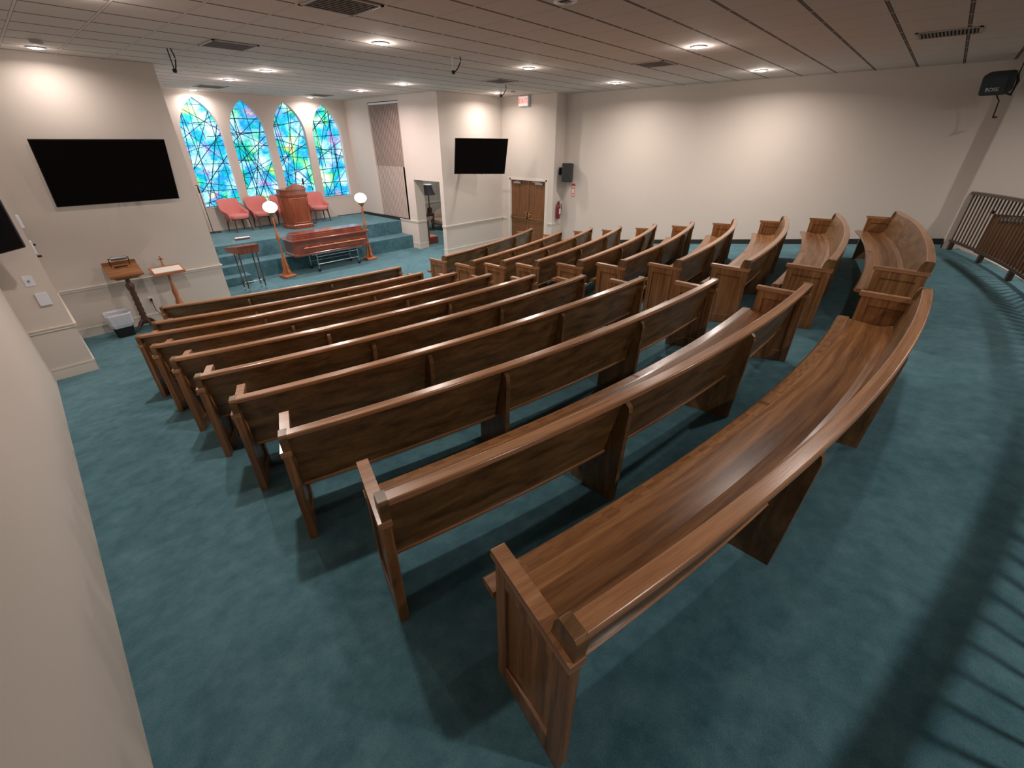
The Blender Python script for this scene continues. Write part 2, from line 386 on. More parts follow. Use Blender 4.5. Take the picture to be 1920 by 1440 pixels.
for cx in WINC: spl(lancet(cx))
tmp = bpy.data.objects.new('tmp', cu); C.objects.link(tmp)
dg = bpy.context.evaluated_depsgraph_get(); me = bpy.data.meshes.new_from_object(tmp.evaluated_get(dg))
bpy.data.objects.remove(tmp)
for v in me.vertices:
    x, z, e = v.co; v.co = (x, YB + .12 + e, z)
me.materials.clear(); me.materials.append(WALL)
wo = bpy.data.objects.new('wall_back', me); C.objects.link(wo); struct(wo)
def inside(x, z, cx):
    if z < WB or z > WA: return False
    if z <= WS: return abs(x - cx) <= HW
    rise = WA - WS; r = (rise ** 2 + HW ** 2) / (2 * HW)
    return abs(x - cx) <= -(r - HW) + math.sqrt(max(0, r * r - (z - WS) ** 2))
for i, cx in enumerate(WINC):
    win = struct(thing('window_%d' % (i + 1), 'tall pointed stained glass window of blue and green, %s of the four behind the pink chairs' % ['leftmost', 'second from left', 'third from left', 'rightmost'][i], 'window', (cx, YB + .14, WB)))
    pts = lancet(cx, HW + .02, WB - .02, WS, WA + .03)
    MB().prism(pts, lambda a, b, t: Vector((a, t, b)), YB + .15, YB + .165).build('window_pane', stained_mat(i), win)
    lm = MB(); rnd = random.Random(40 + i)
    lines = []
    for k in range(8): z = WB + .15 + k * .34 + rnd.uniform(-.08, .08); lines.append((cx, z, rnd.uniform(-.06, .10)))
    for k in range(5): lines.append((cx + rnd.uniform(-.4, .4), rnd.uniform(WB, WA), PI / 2 + rnd.uniform(-.14, .14)))
    for k in range(15): lines.append((cx + rnd.uniform(-.35, .35), rnd.uniform(WB, WA - .2), rnd.uniform(-1.3, 1.3) + (PI if k % 2 else 0)))
    for (px, pz, a) in lines:
        ca, sa = math.cos(a), math.sin(a); ts = [t * .01 for t in range(-340, 341)]
        ok = [t for t in ts if inside(px + t * ca, pz + t * sa, cx)]
        if len(ok) < 10: continue
        # keep the run round zero
        t0, t1 = min(ok), max(ok)
        if rnd.random() < .25:
            m_ = t0 + (t1 - t0) * rnd.uniform(.3, .7); t0, t1 = (t0, m_) if rnd.random() < .5 else (m_, t1)
        wd = rnd.uniform(.005, .010); nx, nz = -sa * wd, ca * wd
        q = [(px + t0 * ca + nx, pz + t0 * sa + nz), (px + t0 * ca - nx, pz + t0 * sa - nz), (px + t1 * ca - nx, pz + t1 * sa - nz), (px + t1 * ca + nx, pz + t1 * sa + nz)]
        lm.hexa([Vector((x, YB + .138, z)) for x, z in q], [Vector((x, YB + .15, z)) for x, z in q])
    lm.build('lead_lines', LEAD, win)
    MB().box((cx - HW, YB - .012, WB - .03), (cx + HW, YB + .15, WB)).build('window_sill', TRIM, win)

# trims: chair rails, baseboards
def railmb(mb, p, q, nrm, z, h=.055, t=.028):
    p, q, n = Vector((*p, 0)), Vector((*q, 0)), Vector((*nrm, 0))
    for (za, zb, tt) in ((z, z + h * .3, t * .6), (z + h * .3, z + h * .7, t * .35), (z + h * .7, z + h, t)):
        mb.hexa([p + Vector((0, 0, za)), q + Vector((0, 0, za)), q + n * tt + Vector((0, 0, za)), p + n * tt + Vector((0, 0, za))],
                [p + Vector((0, 0, zb)), q + Vector((0, 0, zb)), q + n * tt + Vector((0, 0, zb)), p + n * tt + Vector((0, 0, zb))])
m = MB(); z0 = .825
for p, q, n in (((XL, YJ), (XLI, YJ), (0, -1)), ((XLI, YJ - .028), (XLI, YT), (1, 0)), ((XLI, YT), (CL, YT), (0, -1)), ((CL, YT - .028), (CL, 12.1), (1, 0)),
                ((CR, YT), (XRI, YT), (0, -1)), ((CR, YT - .028), (CR, OY0), (-1, 0)), ((CR, OY1), (CR, 13.05), (-1, 0)), ((CR, OY1), (CR + .36, OY1), (0, -1)),
                ((XRI, YT), (XRI, DY1 + .09), (-1, 0)), ((XRI, DY0 - .09), (XRI, YJ - .028), (-1, 0)), ((XRI, YJ), (XR, YJ), (0, -1))):
    railmb(m, p, q, n, z0)
struct(m.build('trim_2', TRIM))
m = MB()
for p, q, n in (((XL, YJ), (XLI, YJ), (0, -1)), ((XLI, YJ - .016), (XLI, YT), (1, 0)), ((XLI, YT), (CL, YT), (0, -1)), ((CR, YT), (XRI, YT), (0, -1)),
                ((CR, YT - .016), (CR, OY0), (-1, 0)), ((CR, OY1), (CR, 12.46), (-1, 0)), ((CR, OY1), (CR + .36, OY1), (0, -1)), ((XRI, YT), (XRI, DY1 + .09), (-1, 0)), ((XRI, DY0 - .09), (XRI, YJ), (-1, 0))):
    P, Q, N = Vector((*p, 0)), Vector((*q, 0)), Vector((*n, 0))
    for za, zb, tt in ((-.02, .15, .012), (.15, .175, .018)):
        m.hexa([P + Vector((0, 0, za + floor_z(P.y, P.x))), Q + Vector((0, 0, za + floor_z(Q.y, Q.x))), Q + N * tt + Vector((0, 0, za + floor_z(Q.y, Q.x))), P + N * tt + Vector((0, 0, za + floor_z(P.y, P.x)))],
               [P + Vector((0, 0, zb + floor_z(P.y, P.x))), Q + Vector((0, 0, zb + floor_z(Q.y, Q.x))), Q + N * tt + Vector((0, 0, zb + floor_z(Q.y, Q.x))), P + N * tt + Vector((0, 0, zb + floor_z(P.y, P.x)))])
struct(m.build('baseboard_front', TRIM))
m = MB()      # dark cove base following the rake on the right wall
za, zb = floor_z(YJ, XR), floor_z(YK, XR)
m.hexa([Vector((XR - .012, YK, zb)), Vector((XR, YK, zb)), Vector((XR, YJ, za)), Vector((XR - .012, YJ, za))],
       [Vector((XR - .012, YK, zb + .11)), Vector((XR, YK, zb + .11)), Vector((XR, YJ, za + .11)), Vector((XR - .012, YJ, za + .11))])
m.box((XRI, YK, zb), (XR, YK + .012, zb + .11))
m.box((8.868, 13.05, .81), (8.88, 15.5, .90)).box((7.9, 15.488, .81), (8.88, 15.5, .83))
struct(m.build('baseboard_right', COVE))

# stage: two tiers and the half steps at the left
sbox('floor_platform', (CL, 13.06, -.02), (CR, YB, .81), CARPET)
sbox('floor_step_tier', (CL, 12.48, -.02), (CR, 13.06, .40), CARPET)
sbox('floor_upper_step', (CL, 12.74, .40), (3.57, 13.06, .605), CARPET)
sbox('floor_lower_step', (CL, 12.13, -.02), (3.60, 12.48, .20), CARPET)

# ------------------------------------------------------------------ doors
def double_door(idx, x, y0, y1, h, into, z0=0.0):
    d = struct(thing('door_%d' % idx, ['pair of brown wooden exit doors with push bars in the right front wall', 'pair of dark wooden doors behind the railing at far right'][idx - 1], 'door', (x, (y0 + y1) / 2, z0)))
    fr_ = MB(); e = .05
    for a, b in ((y0 - .0, y0 + e), (y1 - e, y1)): fr_.box((x - .012, a, z0), (x + into, b, h))
    fr_.box((x - .012, y0, h - e), (x + into, y1, h))
    fr_.build('door_frame', TRIM, d)
    ym = (y0 + y1) / 2
    for a, b, s in ((y0 + e, ym - .003, 1), (ym + .003, y1 - e, -1)):
        lf = MB().box((x + .055, a, z0 + .012), (x + .10, b, h - e - .004)).build('door', DOORW, d, bevel=.004)
        pb = MB(); zz = z0 + .94
        pb.box((x + .0, a + .05, zz - .016), (x + .022, b - .04, zz + .016))
        pb.box((x + .0, a + .03, zz - .05), (x + .056, a + .07, zz + .05)).box((x + .0, b - .075, zz - .05), (x + .056, b - .03, zz + .05))
        pb.build('push_bar', BRASS, lf)
        hd = MB(); yy = b - .06 if s > 0 else a + .06
        hd.box((x + .02, yy - .03, zz + .05), (x + .056, yy + .03, zz + .20)).tube([(x + .03, yy, zz + .17), (x - .01, yy - s * .01, zz + .16), (x - .01, yy - s * .09, zz + .12)], .009)
        hd.build('door_handle', BRASS, lf)
        cl = MB().box((x + .0, a + .12 if s > 0 else b - .42, h - e - .10), (x + .054, a + .42 if s > 0 else b - .12, h - e - .05))
        yc = (a + .2) if s > 0 else (b - .2)
        cl.tube([(x + .0, yc, h - e - .045), (x - .10, yc + s * .22, h - e - .02)], .009)
        cl.build('door_closer', METAL, lf)
    MB().box((x + .04, ym - .012, z0 + .012), (x + .056, ym + .012, h - e - .004)).build('door_astragal', BRASS, d)
    return d
double_door(1, XRI, DY0, DY1, DH, .13)
double_door(2, XRI, RY0, RY1, 2.12, .13)
m = MB()
for a, b in ((DY0 - .05, DY0), (DY1, DY1 + .05)): m.box((XRI - .008, a, 0), (XRI, b, DH + .0))
m.box((XRI - .008, DY0 - .05, DH), (XRI, DY1 + .05, DH + .03))
struct(m.build('trim_3', TRIM))
# dark backing beyond the doors and the blind window
sbox('wall_beyond_doors', (XRI + .2, 8.79, -.05), (XRI + .25, 10.6, 2.6), WALL2)
sbox('wall_beyond_rear_doors', (XRI + .4, -2.6, -.05), (XRI + .45, -.7, 2.4), WALL2)

# vertical blind in the chancel side window
win5 = struct(thing('window_5', 'tall side window behind closed vertical blinds beside the stage', 'window', (CR, 13.3, WZ0)))
MB().box((CR + .2, WY0, WZ0), (CR + .21, WY1, WZ1)).build('window_pane', DGLASS, win5)
MB().box((CR - .01, WY0 - .0, WZ0 - .025), (CR + .2, WY1 + .0, WZ0)).build('window_sill', TRIM, win5)
bl = thing('vertical_blind', 'closed vertical slat blind, darker above and lighter below, beside the doorway on the stage', 'blind', (CR + .03, 13.3, WZ0))
MB().box((CR + .01, WY0 + .02, WZ1 - .07), (CR + .06, WY1 - .02, WZ1 - .02)).build('headrail', WHITE, bl)
ns = 19; sw = (WY1 - .04 - WY0) / ns
for k in range(ns):
    yc = WY0 + .05 + sw * (k + .5)
    a = .2
    sl = MB()
    def slat(mb, za, zb, t=.003, off=0.0):
        dx, dy = sw * .62 * math.sin(a), sw * .62 * math.cos(a)
        b_ = [Vector((CR + .035 - off - dx, yc - dy, 0)), Vector((CR + .035 - off + dx, yc + dy, 0)), Vector((CR + .035 - off + dx + t, yc + dy, 0)), Vector((CR + .035 - off - dx + t, yc - dy, 0))]
        mb.hexa([p + Vector((0, 0, za)) for p in b_], [p + Vector((0, 0, zb)) for p in b_])
    lo = WZ0 + .04
    slat(sl, 2.44 if k else 2.44, WZ1 - .07); sl.build('upper_slat', BLIND2, bl)  # upper part of each slat is darker than the lower
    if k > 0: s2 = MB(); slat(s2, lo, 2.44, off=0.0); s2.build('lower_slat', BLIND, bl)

# ------------------------------------------------------------------ pews
ORD = ['first', 'second', 'third', 'fourth', 'fifth', 'sixth', 'seventh', 'eighth', 'ninth', 'tenth']
def make_pew(p0, p1, R, label, group, flip=False):
    a, b = Vector((*p0, 0)), Vector((*p1, 0)); mid = (a + b) / 2; half = (b - a).length / 2
    nrm = Vector((-(b - a).y, (b - a).x, 0)).normalized()         # towards the stage
    cen = mid + nrm * math.sqrt(R * R - half * half)
    t0 = math.atan2(a.y - cen.y, a.x - cen.x); t1 = math.atan2(b.y - cen.y, b.x - cen.x)
    def P(t, d, h):                                               # t along the arc 0..1, d forward from the rear line, h above the floor at the rear line
        th = t0 + (t1 - t0) * t; u = Vector((math.cos(th), math.sin(th), 0)); q = cen + u * R
        return cen + u * (R - d) + Vector((0, 0, floor_z(q.y, q.x) + h))
    def G(t, d):                                                  # point on the carpet
        th = t0 + (t1 - t0) * t; q = cen + Vector((math.cos(th), math.sin(th), 0)) * (R - d); return Vector((q.x, q.y, floor_z(q.y, q.x)))
    L = R * abs(t1 - t0); e = lambda m: m / L
    root = thing('pew', label, 'pew', tuple(G(.5, .25)), 0, group)
    N = 28
    def sweep(prof, ta=0.0, tb=1.0, smooth=False):
        return MB().loft([[P(ta + (tb - ta) * k / N, d, h) for d, h in prof] for k in range(N + 1)], smooth=smooth)
    # seat: dished, rounded nose
    seat = sweep([(.443, .403), (.50, .405), (.525, .412), (.533, .428), (.52, .442), (.46, .446), (.443, .446)], 0, 1)
    full = sweep([(.135, .395), (.50, .405), (.525, .412), (.533, .428), (.52, .442), (.46, .446), (.36, .438), (.26, .428), (.19, .432), (.145, .452), (.125, .45)], e(.049), 1 - e(.049))
    o_ = len(full.v); nf = len(full.f); full.v += seat.v
    for k_, f_ in enumerate(seat.f):
        full.f.append([o_ + q_ for q_ in f_])
        if k_ in seat.uv: full.uv[nf + k_] = seat.uv[k_]
    full.build('seat', PEW, root)
    sweep([(.155, .345), (.125, .345), (.035, .77), (.06, .77)], e(.05), 1 - e(.05)).build('backrest', PEWB, root)
    sweep([(.060, .766), (.063, .770), (.063, .790), (.058, .796), (.0, .797), (-.006, .791), (-.007, .770), (.0, .763)], e(.052), 1 - e(.052)).build('top_rail', CAP, root, bevel=.003)
    sweep([(.155, .334), (.118, .334), (.114, .350), (.128, .355), (.155, .35)], e(.05), 1 - e(.05)).build('bottom_rail', CAP, root)
    # end panels
    for s in (0, 1):
        ta, tb = (0.0, e(.048)) if s == 0 else (1 - e(.048), 1.0)
        m = MB()
        D = .42; H = .66
        def col(d0, d1, h0, h1, ta_, tb_):                        # slab; h0 None -> stands on the carpet
            bot = [G(t, d) if h0 is None else P(t, d, h0) for t, d in ((ta_, d0), (tb_, d0), (tb_, d1), (ta_, d1))]
            tp = []
            for k, (t, d) in enumerate(((ta_, d0), (tb_, d0), (tb_, d1), (ta_, d1))):
                tp.append(G(t, d) + Vector((0, 0, -h1)) if h1 < 0 else P(t, d, h1))
            m.hexa(bot, tp)
        col(0, .07, None, H, ta, tb); col(D - .065, D, None, H, ta, tb)
        col(.07, D - .065, H - .075, H, ta, tb)
        for d0, d1 in ((.07, D - .065),):
            col(d0, d1, None, -.115, ta, tb)
        ia, ib = ta + (tb - ta) * .3, ta + (tb - ta) * .7
        col(.07, D - .065, None, H - .07, ia, ib)
        ep = m.build('end_panel', PEW, root, bevel=.004)
        oa, ob_ = (ta - e(.006), tb + e(.004)) if s == 0 else (ta - e(.004), tb + e(.006))
        c = MB(); cv = [(-.012, H), (D + .022, H), (D + .022, H + .036), (-.012, H + .036)]
        c.loft([[P(t, d, h) for d, h in cv] for t in (oa, ob_)]); c.build('arm_cap', CAP, ep, grain=tuple(P(0, 1, 0) - P(0, 0, 0)), bevel=.004)
        k = MB(); wa, wb_ = (ta + e(.010), tb + e(.004)) if s == 0 else (ta - e(.004), tb - e(.010))
        k.loft([[P(t, d, h) for d, h in ((-.006, H + .036), (.10, H + .036), (.088, .765), (.072, .797), (.002, .797), (-.010, .785), (-.010, .755))] for t in (wa, wb_)])
        k.build('rail_bracket', PEWB, ep, bevel=.003)
    # two inner supports
    for t in (1 / 3, 2 / 3):
        hw = e(.016); m = MB()
        prof = [(.02, None), (.40, None), (.385, .405), (.14, .405), (.06, .735), (.025, .735), (.0, .715), (-.008, .68)]
        m.loft([[G(tt, d) if h is None else P(tt, d, h) for d, h in prof] for tt in (t - hw, t + hw)])
        m.build('support', PEWB, root, bevel=.003)
    return root
LEFT = [((1.001, 7.990), (4.362, 6.571)),
        ((0.704, 6.779), (4.079, 5.553)),
        ((0.445, 6.112), (4.231, 4.908)),
        ((0.465, 5.373), (4.288, 4.226)),
        ((0.485, 4.594), (4.383, 3.505)),
        ((0.494, 3.795), (4.525, 2.824)),
        ((0.514, 2.997), (4.610, 2.085)),
        ((0.524, 2.179), (4.704, 1.328)),
        ((0.553, 1.231), (4.733, 0.520)),
        ((0.573, 0.304), (4.761, -0.278))]
RIGHT = [((5.356, 6.568), (9.429, 7.702)),
        ((5.038, 5.434), (8.685, 6.200)),
        ((5.140, 4.802), (9.218, 5.698)),
        ((5.234, 4.172), (9.386, 5.024)),
        ((5.364, 3.454), (9.562, 4.267)),
        ((5.475, 2.827), (9.773, 3.529)),
        ((5.596, 2.093), (10.019, 2.765)),
        ((5.679, 1.303), (10.220, 1.929)),
        ((5.818, 0.513), (10.359, 1.116)),
        ((5.818, -0.266), (10.377, 0.266))]
RRAD = [11.1, 11.8, 12.0, 12.4, 12.9, 13.6, 14.1, 15.8, 19.3, 20.7]
extra = {('l', 9): ', its whole seat in view', ('r', 9): ', nearest the railing', ('l', 0): ', facing the casket', ('r', 0): ', below the angled television'}
for i, (p, q) in enumerate(LEFT):
    R = (Vector(p) - Vector((4.7, 13))).length * .5 + (Vector(q) - Vector((4.7, 13))).length * .5
    make_pew(p, q, R, 'curved brown wooden pew, %s from the stage, left block%s' % (ORD[i], extra.get(('l', i), '')), 'curved pews in the left block')
for i, (p, q) in enumerate(RIGHT):
    make_pew(p, q, RRAD[i], 'curved brown wooden pew, %s from the stage, right block%s' % (ORD[i], extra.get(('r', i), '')), 'curved pews in the right block')

# ------------------------------------------------------------------ railing along the curved rear edge
rl = thing('railing', 'dark wooden baluster railing along the curved rear edge of the floor', 'railing', (5.8, -1.6, floor_z(-1.6)))
def AP(x, r=18.46):
    y = 17 - math.sqrt(r * r - (x - 5.8) ** 2); return Vector((x, y, floor_z(y, x)))
xa, xb = .25, 11.425
def arcsweep(w, z0, z1, n=50):
    rg = []
    for k in range(n + 1):
        p = AP(xa + (xb - xa) * k / n); nn = Vector((RC.x - p.x, RC.y - p.y, 0)).normalized()
        rg.append([p - nn * w + Vector((0, 0, z0)), p + nn * w + Vector((0, 0, z0)), p + nn * w + Vector((0, 0, z1)), p - nn * w + Vector((0, 0, z1))])
    return MB().loft(rg)
arcsweep(.042, .925, .97).build('top_rail', RAILW, rl, bevel=.006)
arcsweep(.025, .13, .165).build('bottom_rail', RAILW, rl)
def post(x, w, t, z0, z1):
    p = AP(x); nn = Vector((RC.x - p.x, RC.y - p.y, 0)).normalized(); tt = Vector((nn.y, -nn.x, 0))
    b_ = [p + tt * sx * w + nn * sy * t for sx, sy in ((-1, -1), (1, -1), (1, 1), (-1, 1))]
    return MB().hexa([q + Vector((0, 0, z0)) for q in b_], [q + Vector((0, 0, z1)) for q in b_])
nb = 92
for k in range(nb):
    x = xa + .04 + (xb - xa - .08) * k / (nb - 1); post(x, .009, .009, .165, .93).build('baluster', RAILW, rl)
for k in range(11):
    x = xb - .10 - k * 1.22
    if x < xa: break
    post(x, .035, .03, 0, .13).build('foot', RAILW, rl)

# ------------------------------------------------------------------ ceiling fixtures
def area(parent, loc, power, size, col=(1, .9, .82), spread=2.3):
    ld = bpy.data.lights.new('lamp_light', 'AREA'); ld.shape = 'DISK'; ld.size = size; ld.energy = power; ld.color = col; ld.spread = spread
    lo = bpy.data.objects.new('lamp_light', ld); C.objects.link(lo); lo.parent = parent; lo.location = loc
    ld = bpy.data.lights.new('lamp_bulb', 'POINT'); ld.energy = power * .13; ld.color = col; ld.shadow_soft_size = .03
    lb = bpy.data.objects.new('lamp_bulb', ld); C.objects.link(lb); lb.parent = parent; lb.location = (0, 0, -.075)
    return lo
dl0 = None
DL = [(1.15, 10.15, 'above the left wall television, near the corner pillar', .34, 'n'),
      (4.28, 10.12, 'over the open floor before the stage, left of two', 1, 'n'),
      (7.35, 10.05, 'over the open floor before the stage, right of two', 1, 'n'),
      (10.35, 9.88, 'in the corner by the exit sign', .62, 'n'),
      (4.31, 12.15, 'above the stage steps, left of two', 1, 'c'),
      (7.50, 12.15, 'above the stage steps, right of two', 1, 'c'),
      (4.45, 15.20, 'close above the leftmost stained glass window', .13, 'c'),
      (7.52, 15.05, 'close above the rightmost stained glass window', .13, 'c'),
      (4.24, 6.20, 'large and bright over the left pew block', 1, 'n'),
      (7.33, 6.18, 'over the front of the right pew block', .8, 'n'),
      (10.42, 6.17, 'near the right wall above the front pews', 1, 'n'),
      (7.36, 3.09, 'over the middle of the right pew block', 1, 'n'),
      (10.48, 3.11, 'near the right wall above the middle pews', 1, 'n'),
      (1.18, 6.20, 'at the very top edge above the left aisle', .8, 'n')]
def lamp_proto():
    r = local(thing('ceiling_downlight', '', 'ceiling light', (0, 0, 0)))
    MB().lathe([(.085, 0), (.105, 0), (.112, -.006), (.108, -.012), (.082, -.012)], n=28).build('trim_ring', WHITE, r)
    MB().lathe([(.0, -.022), (.04, -.020), (.07, -.014), (.082, -.004)], n=24).build('lens', GLOW, r)
    return r
proto = lamp_proto()
for i, (x, y, where, f, kd) in enumerate(DL):
    o = proto if i == 0 else copy_tree(proto)
    o.location = (x, y, CEIL); o['label'] = 'lit white recessed ceiling downlight ' + where; o['group'] = 'lit recessed ceiling downlights'
    area(o, (0, 0, -.03), POWER * f, .13, (1, .78, .77) if kd == 'c' else (1, .90, .83), 2.85)
# lamps of the room outside the frame
for (x, y, f) in ((1.2, 3.1, .75), (4.3, 0.0, .35), (9.0, -1.75, 1.0), (5.9, -2.3, .6), (1.6, -1.75, .8), (10.6, 0.4, .0)):
    if f <= 0: continue
    o = copy_tree(proto)
    for ch in list(o.children):
        if ch.type == 'LIGHT': bpy.data.objects.remove(ch)
    o.location = (x, y, CEIL); o['label'] = 'lit recessed ceiling downlight of the rear of the room outside the view'; o['group'] = 'downlights outside the view'
    area(o, (0, 0, -.03), POWER * f, .13, (1, .90, .83), 2.85)
o = copy_tree(proto)
for ch in list(o.children):
    if ch.type == 'LIGHT': bpy.data.objects.remove(ch)
    elif ch.name.startswith('lens'): ch.data = ch.data.copy(); ch.data.materials[0] = DGLASS
o.location = (4.27, 3.16, CEIL); o['label'] = 'unlit glass ceiling downlight cut by the top edge of the view'; o.pop('group', None)

def vent(name, label, x0, y0, x1, y1, nsl=9, along='x', arrow=False):
    v = thing(name, label, 'air vent', ((x0 + x1) / 2, (y0 + y1) / 2, CEIL)); z = CEIL; t = .03
    f_ = MB()
    f_.box((x0, y0, z - .012), (x1, y0 + t, z - .001)).box((x0, y1 - t, z - .012), (x1, y1, z - .001)).box((x0, y0, z - .012), (x0 + t, y1, z - .001)).box((x1 - t, y0, z - .012), (x1, y1, z - .001))
    f_.build('vent_frame', VENT, v)
    MB().box((x0 + t, y0 + t, z - .003), (x1 - t, y1 - t, z - .001)).build('vent_cavity', VENTD, v)
    for k in range(nsl):
        s = MB()
        if along == 'x': a = y0 + t + (y1 - y0 - 2 * t) * (k + .5) / nsl; s.box((x0 + t, a - .004, z - .014), (x1 - t, a + .012, z - .004))
        else: a = x0 + t + (x1 - x0 - 2 * t) * (k + .5) / nsl; s.box((a - .004, y0 + t, z - .014), (a + .012, y1 - t, z - .004))
        s.build('slat', SLATM, v)
vent('air_vent', 'square slatted ceiling air vent to the left, above the first pews', 2.63, 7.63, 3.22, 8.22)
vent('air_vent', 'dark ceiling air vent above the left pews at the top edge', 2.64, 4.58, 3.22, 5.16)
vent('air_vent', 'dark ceiling air vent over the middle of the right pews', 8.13, 3.97, 8.71, 4.55)
vent('air_vent', 'dark ceiling air vent in front of the angled television', 8.12, 7.63, 8.70, 8.21)
vent('air_vent', 'narrow louvred ceiling vent at the upper right, near the rear right corner', 8.28, .17, 8.74, .78, 16, 'x')
vent('air_vent', 'faint ceiling air vent above the left stage window', 4.2, 13.7, 4.8, 14.3)
vent('air_vent', 'faint ceiling air vent above the right stage windows', 7.1, 13.9, 7.7, 14.5)
s = MB().lathe([(.0, -.045), (.05, -.045), (.07, -.03), (.075, 0)], (1.10, 9.42, CEIL), 20).build('smoke_detector', VENT, None, (1.10, 9.42, CEIL))
tag(s, 'round beige smoke detector beside the downlight above the left television', 'smoke detector')
s = MB().lathe([(.0, -.03), (.05, -.03), (.07, 0)], (10.28, 9.2, CEIL), 16).build('ceiling_sensor', VENT, None, (10.28, 9.2, CEIL))
tag(s, 'small flat ceiling sensor beside the exit sign corner light', 'sensor')
def hangmic(x, y, drop, label, rod=WHITE, dx=.12):
    t = thing('hanging_microphone', label, 'microphone', (x, y, CEIL), 0, 'ceiling hung microphones')
    MB().tube([(x, y, CEIL), (x + .01, y, CEIL - drop)], .008).build('rod', rod, t)
    MB().lathe([(.0, -.03), (.028, -.02), (.03, .015), (.0, .03)], (x + .01, y, CEIL - drop), 12).build('capsule', BLACK, t)
    pts = [(x + .01 + dx * f, y - dx * .5 * f, CEIL - drop + .16 * (f ** 2)) for f in (0, .3, .6, .9, 1.0)]
    MB().tube(pts + [(x + dx * .75, y - dx * .4, CEIL - drop + .26)], .009).build('cable', BLACK, t)
hangmic(5.60, 6.30, .20, 'small black microphone on a white rod hanging over the middle aisle')
hangmic(8.95, 8.4, .22, 'small black microphone hanging near the exit sign corner light')
hangmic(2.42, 8.85, .26, 'small black microphone hanging by the upper corner of the left television wall', BLACK, .05)

# ------------------------------------------------------------------ televisions
def tv(label, tl, tr, br_, bl_, wall_pt, cables, nrm_hint):
    tl, tr, br_, bl_ = map(Vector, (tl, tr, br_, bl_)); c = (tl + tr + br_ + bl_) / 4
    u = ((tr - tl) + (br_ - bl_)).normalized(); v = ((tl - bl_) + (tr - br_)).normalized(); n = u.cross(v).normalized()   # towards the viewer
    t = thing('television', label, 'television', tuple(c))
    if n.dot(Vector(nrm_hint)) < 0: n = -n
    def slab(k0, k1, g=0.0): 
        q = [bl_ + (u + v) * g, br_ + (-u + v) * g, tr + (-u - v) * g, tl + (u - v) * g]
        return MB().hexa([p + n * k0 for p in q], [p + n * k1 for p in q])
    slab(-.045, -.002).build('casing', BLACK, t); slab(-.001, .001, .010).build('screen', SCREEN, t)
    wp = Vector(wall_pt); mnt = MB()
    mnt.box((-.22, -.02, -.2), (.22, .02, .2), Matrix.Translation(c - n * .06) @ Matrix((u, -n, v)).transposed().to_4x4())
    mnt.tube([c - n * .07, (c + wp) / 2 + Vector((.12, 0, 0)), wp], .025)
    mnt.build('wall_mount', BLACK, t)
    for k, (a, d) in enumerate(cables):
        p = bl_ + (br_ - bl_) * a - n * .06
        MB().tube([p + Vector((0, 0, .05)), p - Vector((0, 0, d * .5)), (p + wp) / 2 - Vector((0, 0, d * .6)) , Vector((wp.x + (a - .5) * .5, wp.y, wp.z - .2))], .007).build('cable', BLACK, t)
    return t
tv('large black television on the left front wall above the wooden book stands', (.62, 10.36, 3.18), (2.345, 10.36, 3.18), (2.295, 10.52, 2.215), (.59, 10.52, 2.215), (1.45, YT, 2.7), [(.42, .02), (.5, .02), (.66, .03)], (0, -1, 0))
tv('black television angled out from the right front wall by the double doors', (8.90, 10.06, 3.225), (10.33, 9.42, 3.21), (10.27, 9.52, 2.31), (8.88, 10.16, 2.345), (9.7, YT, 2.75), [(.4, .03), (.55, .04)], (0, -1, 0))
t = thing('television', 'dark television at the left edge of the view, mounted high by the corner pillar', 'television', (-.15, 8.3, 2.6))
q = [Vector(p) for p in ((-.395, 8.20, 1.93), (.004, 8.10, 2.018), (.004, 8.00, 2.56), (-.395, 8.10, 2.56))]
MB().hexa(q, [p + Vector((.01, .05, .012)) for p in q]).build('casing', BLACK, t)
q2 = [q[0] + Vector((.0, -.004, .01)), q[1] + Vector((-.012, -.004, .01)), q[2] + Vector((-.012, -.004, -.01)), q[3] + Vector((0, -.004, -.01))]
MB().hexa(q2, [p + Vector((0, .003, 0)) for p in q2]).build('screen', SCREEN, t)
MB().tube([(-.3, 8.3, 2.6), (-.3, YJ, 2.6)], .03).build('wall_mount', BLACK, t)

# ------------------------------------------------------------------ loudspeakers
sp = thing('loudspeaker', 'small black loudspeaker in the recess beside the double doors', 'speaker', (11.62, 8.25, 2.4))
mm = Matrix.Translation((11.66, 8.25, 2.33)) @ Matrix.Rotation(.45, 4, 'Z') @ Matrix.Rotation(.10, 4, 'Y')
MB().box((-.13, -.15, -.25), (.15, .15, .25), mm).build('cabinet', CONE, sp, bevel=.012)
MB().box((-.139, -.13, -.23), (-.129, .13, .23), mm).build('grille', BLACK, sp)
MB().tube([(11.70, 8.30, 2.36), (11.74, 8.58, 2.36)], .02).box((11.68, 8.55, 2.26), (11.80, 8.58, 2.46)).build('wall_bracket', BLACK, sp)
sp = thing('loudspeaker', 'dark loudspeaker with a small pale nameplate high in the upper right corner', 'speaker', (11.2, -.2, 3.9))
mm = Matrix.Translation((11.17, -.20, 3.93)) @ Matrix.Rotation(-.35, 4, 'Z') @ Matrix.Rotation(-.35, 4, 'Y')
m = MB().box((-.02, -.18, -.15), (.20, .18, .15), mm)
m.build('cabinet', CONE, sp, bevel=.05)
MB().box((-.035, -.155, -.12), (-.015, .155, .12), mm).build('grille', CONE, sp, bevel=.03)
MB().tube([(11.25, -.30, 3.98), (11.3, -.42, 4.05), (11.3, -.42, CEIL)], .014).tube([(11.24, -.30, 3.86), (11.3, -.44, 3.80), (11.32, -.45, 3.98), (11.3, -.42, 4.05)], .02).tube([(11.24, -.28, 3.80), (11.26, -.34, 3.72), (11.28, -.36, 3.50)], .010).tube([(11.22, -.36, 3.50), (11.34, -.40, 3.50)], .016).build('ceiling_bracket', BLACK, sp)
